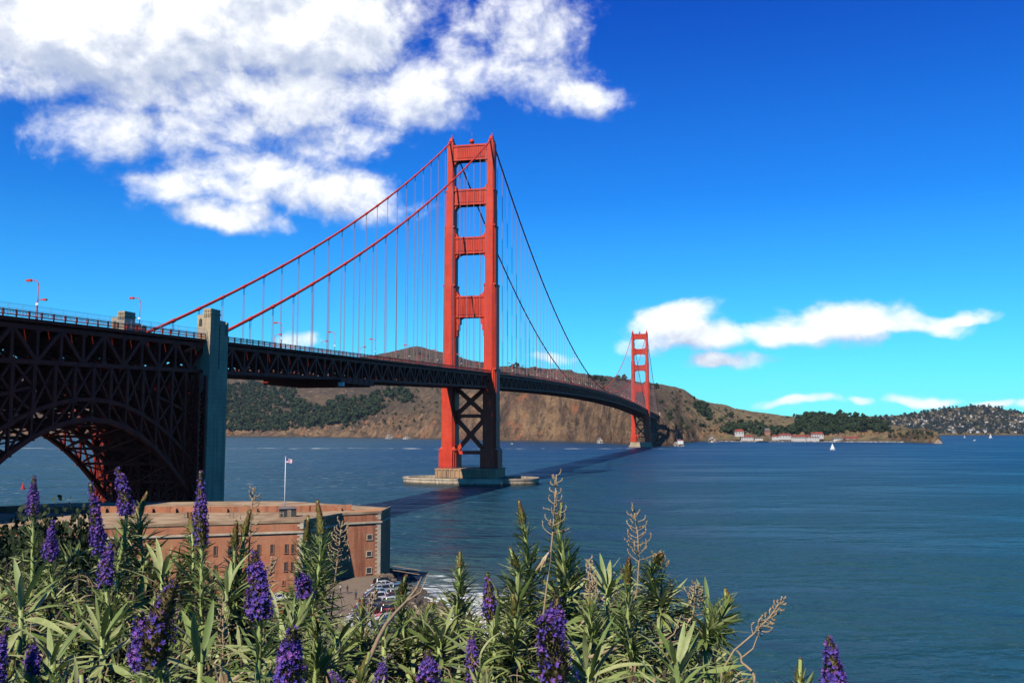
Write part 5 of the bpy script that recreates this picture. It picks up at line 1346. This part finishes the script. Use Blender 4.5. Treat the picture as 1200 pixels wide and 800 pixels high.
SHOOTS = [
 ('bloom',40,558,606,38,690,4.9,15,'slender purple spike at far left standing clear against the open water',.95,1),
 ('bloom',62,611,657,64,700,4.5,17,'short purple spike just right of the leftmost tall one',.9,1),
 ('bloom',106,566,650,124,770,4.3,18,'long leaning purple spike in front of the arch foot, brown at its tip',.85,1.1),
 ('bloom',137,548,606,139,660,4.5,19,'tall purple spike in front of the dark arch bracing',.95,1),
 ('bloom',131,636,690,134,735,4.0,20,'ragged purple spike low among leaves under the two tall ones',.75,1),
 ('bud',172,577,606,168,650,4.7,10,'brown budding spike with ragged leaves over the left end of the fort',1,1),
 ('bloom',235,552,640,237,765,4.1,19,'tallest purple spike right in front of the concrete pylon',.62,1.3),
 ('bloom',206,682,782,208,840,2.5,44,'fat brown spike with purple only on its right edge, bottom left',.30,1),
 ('bloom',164,718,788,166,835,2.7,31,'fat bright purple spike beside the big brown one',.95,.8),
 ('bloom',298,647,729,302,790,2.9,28,'fat glowing purple spike in front of the middle of the fort wall',.95,1),
 ('bloom',347,669,710,338,745,3.4,21,'small purple spike leaning right near the cars below the fort',.9,.8),
 ('bloom',343,737,805,345,850,2.5,37,'wide purple spike cut by the bottom edge below the fort corner',.85,.8),
 ('bloom',8,735,800,10,840,2.8,23,'purple spike in the bottom left corner',.9,.8),
 ('bloom',38,748,790,40,830,2.9,19,'small purple spike next to the one in the bottom left corner',.9,.8),
 ('bloom',571,672,727,577,790,3.7,20,'brownish spike with a purple tip over the white surf',.42,1),
 ('bloom',632,724,808,634,850,2.6,46,'fattest spike of all, brown and green with purple specks',.30,.7),
 ('bloom',654,700,765,648,850,2.8,34,'broad purple spike behind the fattest brown one',.75,.8),
 ('bloom',553,739,796,554,830,3.0,18,'narrow purple and brown spike left of the fattest one at the bottom',.6,.8),
 ('bloom',501,763,812,503,850,2.8,27,'purple spike at the bottom edge in the middle of the bank',.85,.7),
 ('bloom',452,768,812,453,840,3.0,18,'small purple spike at the bottom edge left of centre',.7,.7),
 ('bloom',385,785,815,386,840,2.9,14,'tiny purple tip just showing at the bottom edge',.8,.7),
 ('bloom',971,747,812,970,870,3.0,28,'lone purple spike before open water at lower right',.9,.5),
 ('bloom',95,790,815,96,840,2.8,12,'purple tip peeping up at the bottom left',.8,.6),
 ('bud',277,611,640,276,735,4.2,13,'thin green spike left of a twin in front of the fort windows',1,1.2),
 ('bud',293,598,628,286,730,4.3,12,'thin green spike right of its twin in front of the fort windows',1,1.2),
 ('bud',372,587,628,366,705,4.0,13,'tall green budding spike rising over the fort corner stones',1,1.3),
 ('bud',361,605,634,362,700,4.1,12,'green budding spike tight against the tall one at the fort corner',1,1.2),
 ('bud',223,602,630,226,680,4.4,12,'small olive bud half hidden beside the tallest purple spike',1,1),
 ('bud',539,647,666,533,742,4.2,11,'green spike with leaves over the surf beside the rocks',1,1.5),
 ('bud',475,675,700,479,770,3.8,14,'olive tipped green spike in front of the parked cars',1,1.3),
 ('bud',509,706,722,510,765,3.8,12,'stubby yellow green shoot below the shore rocks',1,1),
 ('bud',608,587,614,622,700,4.3,12,'tall green spike first left of the tall dried stalk over the water',1,1.5),
 ('bud',598,642,666,604,715,4.0,12,'shorter green spike in front of the tall one over the water',1,1.3),
 ('bud',658,589,618,668,690,4.3,12,'dark tipped green spike just right of the tall dried stalk',1,1.5),
 ('bud',601,696,722,602,770,3.6,13,'olive spike above the fattest purple one',1,1.2),
 ('bud',737,655,684,746,800,3.5,16,'stout bright green spike with red brown tip right of the bank centre',1,1.6),
 ('bud',776,649,664,774,705,4.0,13,'leafy green spike with a red tip on the right shoulder of the bank',1,1.5),
 ('bud',850,690,708,826,742,3.8,12,'green spike leaning right at the edge of the bank',1,1.3),
 ('bud',938,772,800,936,850,3.0,14,'olive bud left of the lone purple spike at lower right',1,.5),
 ('bud',858,787,804,858,840,3.0,12,'red tipped bud at the bottom edge right of the bank',1,.5),
 ('bud',433,764,800,434,840,3.1,12,'olive bud at the bottom edge below the parked cars',1,.8),
 ('bud',477,789,812,478,840,3.0,12,'low olive bud between two purple spikes at the bottom',1,.8),
 ('bud',367,722,752,368,800,3.2,14,'brownish olive bud right of the small leaning purple spike',1,1),
 ('bud',572,785,812,573,840,3.0,12,'low bud at the bottom edge beside the fattest spike',1,.7),
 ('bud',21,750,800,22,840,3.0,9,'thin yellow green bud between the two corner purple spikes',1,.7),
 ('bud',425,700,722,428,790,3.6,12,'green shoot half hidden in front of the lower car rows',1,1),
 ('bud',690,700,716,694,770,3.7,12,'short green shoot between the stout spike and the broad purple one',1,1.2),
 ('dead',652,556,628,636,720,4.0,30,'tall tan dried flower stalk standing clear over the water',1,.4),
 ('dead',743,597,660,741,720,4.0,32,'curly dried flower head above the stout green spike',1,.3),
 ('dead',770,648,668,774,700,4.1,18,'small dried curls beside the red tipped spike on the right shoulder',1,.4),
 ('dead',297,571,640,292,720,4.4,26,'wispy dried stalk behind the twin green spikes before the fort',1,.4),
 ('dead',401,612,668,388,720,4.2,30,'drooping dried flower stalk in front of the shaded fort wall',1,.4),
 ('dead',321,655,705,318,770,3.8,18,'thin brown dried stalk below the fort windows',1,.4),
 ('dead',917,702,745,846,772,3.6,20,'bare dried stalk leaning far out to the right over the water',1,.1),
 ('dead',262,700,770,264,830,3.3,20,'brown dried stalk low in the bank under the tallest spike',1,.4),
 ('dead',816,684,712,806,750,3.9,20,'faint dried sprig at the right edge of the bank',1,.4),
 ('dead',690,655,705,688,760,3.8,18,'thin dried stalk between leaf tufts right of centre',1,.5),
 ('dead',440,690,730,420,800,3.7,14,'thin leaning dried stem in front of the car park',1,.1),
]
for i, sh in enumerate(SHOOTS): make_shoot(*sh[:9], seed=500+i, purple=sh[9], leaves=sh[10])
def bare_stick(a, b, D0, D1, lab, rad=.009):
    p, q = at(*a, D0), at(*b, D1); o = empty('bare_stick', p); m = MB(); pts = [np.zeros(3)+(q-p)*t+np.array([.01*math.sin(t*9),0,.012*math.sin(t*5)]) for t in np.linspace(0,1,9)]
    m.tube(pts, [rad*(1-.5*t) for t in np.linspace(0,1,9)], 7); m.build('stem','dry',o,True)
    m = MB(); t_ = pts[6]; m.tube([t_, t_+np.array([.05,.02,.03]), t_+np.array([.08,.03,.10])], [.004,.003,.001], 5); m.build('twig','dry',o,True); tag(o, lab, 'stick')
bare_stick((405,815),(493,673),3.0,3.9,'pale bare stick slanting up across the car park')
bare_stick((884,800),(862,758),3.6,3.7,'dark curved twig at the right end of the bank',.006)
bare_stick((690,770),(800,745),3.4,3.7,'fallen dry stem lying across the right of the bank',.007)

# large leaf rosettes
def make_rosette(px, py, D, size, n, lab, seed, up=.55):
    r = np.random.RandomState(seed); c = at(px,py,D); base = np.array([c[0],c[1],min(GZ,c[2]-.2)]); o = empty('leaf_rosette', base); tag(o, lab, 'plant', 'leaf rosettes on the bank')
    ax = Axis([np.zeros(3), (c-base)*.6+np.array([0,.02,0]), c-base]); m = MB(); m.tube([tuple(p) for p in ax.pos(np.linspace(0,1,6))], [.009]*6, 7); m.build('stem','echium_stem',o,True)
    t = (np.arange(n)+.5)/n; u = .90+.10*t; V, Q = cat(put_leaves(ax, u, np.arange(n)*2.4+r.rand(n)*.4, size*(.75+.35*(1-t)), -.15+1.35*t**1.2+r.normal(0,.1,n), LEAVES[:3], r, .012))
    link('leaves', np_mesh('leaves', V, Q, 'echium_leaf', True), o)
ROS = [(25,705,3.6,.24,26,'large spiky leaf rosette at the left edge'),(62,770,3.0,.20,24,'upright leaf rosette low at the left between purple spikes'),(190,668,4.2,.22,26,'big drooping leaf rosette in front of the left fort wall'),(120,742,3.4,.19,24,'leaf rosette under the long leaning purple spike'),(265,690,3.9,.2,24,'leaf rosette behind the fat glowing purple spike'),
 (395,745,3.4,.19,24,'leaf rosette below the dried stalk by the fort'),(450,745,3.5,.18,22,'leaf rosette overlapping the lower end of the car rows'),(712,684,3.9,.21,26,'wide leaf rosette right of the dark tipped green spike'),(655,690,4.1,.17,22,'leaf rosette at the foot of the tall dried stalk'),(793,775,3.1,.2,26,'leaf rosette near the bottom right end of the bank'),
 (690,780,2.9,.19,24,'upright leaf rosette at the bottom right of the fattest spike'),(830,712,3.9,.16,20,'leaf rosette at the right rim of the bank'),(515,745,3.6,.17,24,'leaf rosette below the rocks and surf'),(560,770,3.1,.16,20,'leaf rosette left of the fattest purple spike'),(235,760,3.0,.2,22,'leaf rosette right of the fat brown spike'),(330,725,3.5,.18,22,'leaf rosette under the small leaning purple spike'),(580,735,3.6,.18,22,'leaf rosette under the purple tipped brown spike'),(790,815,2.7,.2,24,'tall pale leaf rosette cut by the bottom edge at right')]
for i, a in enumerate(ROS): make_rosette(*a, seed=900+i)
# the mass of smaller leafy shoots, dry leaves and twigs between them
TOPX = [-90,0,100,200,260,330,400,470,520,560,620,680,720,780,815,840,860,885,920]; TOPY = [655,668,662,655,675,712,728,735,732,712,692,678,682,694,712,742,775,815,850]
TOPY = [y-8 for y in TOPY[:-4]]+TOPY[-4:]
def bank_y(px, D): return np.interp(px, TOPX, TOPY)+(5.0-D)/2.6*(838-np.interp(px, TOPX, TOPY))
def build_bank():
    r = np.random.RandomState(42); live = []; dry = []; stems = MB(); n = 0
    while n < 1050:
        D = r.uniform(2.4,5.3); px = r.uniform(-120,905); y = float(bank_y(px, D))+abs(r.normal(0,26)); c = at(px, y, D)
        if y > 900: continue
        n += 1; k = r.randint(14,26); tiltv = np.array([r.normal(0,.25), r.normal(-.1,.25), 1.0]); tiltv /= np.linalg.norm(tiltv); L0 = r.uniform(.10,.30)
        ax = Axis([c-tiltv*L0, c]); t = r.rand(k); dead = r.rand() < (.12 if px < 560 else .2)
        out = put_leaves(ax, t, r.rand(k)*6.28, r.uniform(.065,.145)*(1.1-.35*t), -.3+1.2*t+r.normal(0,.38,k), LEAVES if not dead else [LEAVES[3],LEAVES[1]], r, .008)
        (dry if dead else live).extend(out)
        if r.rand() < .55:
            k2 = r.randint(4,10); a2 = Axis([c-tiltv*(L0+.2), c-tiltv*L0*.5]); dry.extend(put_leaves(a2, r.rand(k2), r.rand(k2)*6.28, .09, -.9+r.normal(0,.3,k2), [LEAVES[3],LEAVES[1]], r, .008))
        q = c.copy(); q[2] = GZ; stems.tube([tuple(q+np.array([r.normal(0,.05),r.normal(0,.05),0])), tuple(c-tiltv*L0), tuple(c)], [.011,.009,.006], 5, False)
    V, Q = cat(live); tag(link('undergrowth', np_mesh('undergrowth', V, Q, 'echium_leaf', True)), kind='stuff')
    V, Q = cat(dry); tag(link('dry_leaves', np_mesh('dry_leaves', V, Q, 'dry', True)), kind='stuff')
    tw = MB()
    for k in range(240):
        D = r.uniform(2.5,5.1); px = r.uniform(-60,870); y = float(bank_y(px,D))+abs(r.normal(12,30)); c = at(px,y,D); pts = [c]; d = np.array([r.normal(),r.normal()*.6,r.normal()*.7]); d /= np.linalg.norm(d)
        for i in range(5): pts.append(pts[-1]+d*.035); d = d+r.normal(0,.4,3); d /= np.linalg.norm(d)
        tw.tube(pts, [.0035,.003,.0025,.002,.0015,.001], 4, False)
    tag(tw.build('dry_twigs', 'dry', recalc=False), kind='stuff')
    tag(stems.build('undergrowth_stems', 'bark', recalc=False), kind='stuff')
build_bank()

# ================================================================== HAZE over the strait: one box of even air
HAZE = 1.3e-5
hb = MB(); hb.add([(-17000,-17000,-12),(17000,-17000,-12),(17000,17000,-12),(-17000,17000,-12),(-17000,-17000,640),(17000,-17000,640),(17000,17000,640),(-17000,17000,640)], [(3,2,1,0),(4,5,6,7),(0,1,5,4),(1,2,6,5),(2,3,7,6),(3,0,4,7)])
hm = bpy.data.materials.new('haze_air'); hm.use_nodes = True; hn = hm.node_tree; hn.nodes.clear()
ho = hn.nodes.new('ShaderNodeOutputMaterial'); hv = hn.nodes.new('ShaderNodeVolumePrincipled'); hv.inputs['Color'].default_value = (.62,.80,1.0,1); hv.inputs['Density'].default_value = HAZE; hv.inputs['Anisotropy'].default_value = .1
hn.links.new(hv.outputs[0], ho.inputs['Volume']); MAT['haze_air'] = hm
hz = hb.build('haze', 'haze_air'); tag(hz, kind='stuff')
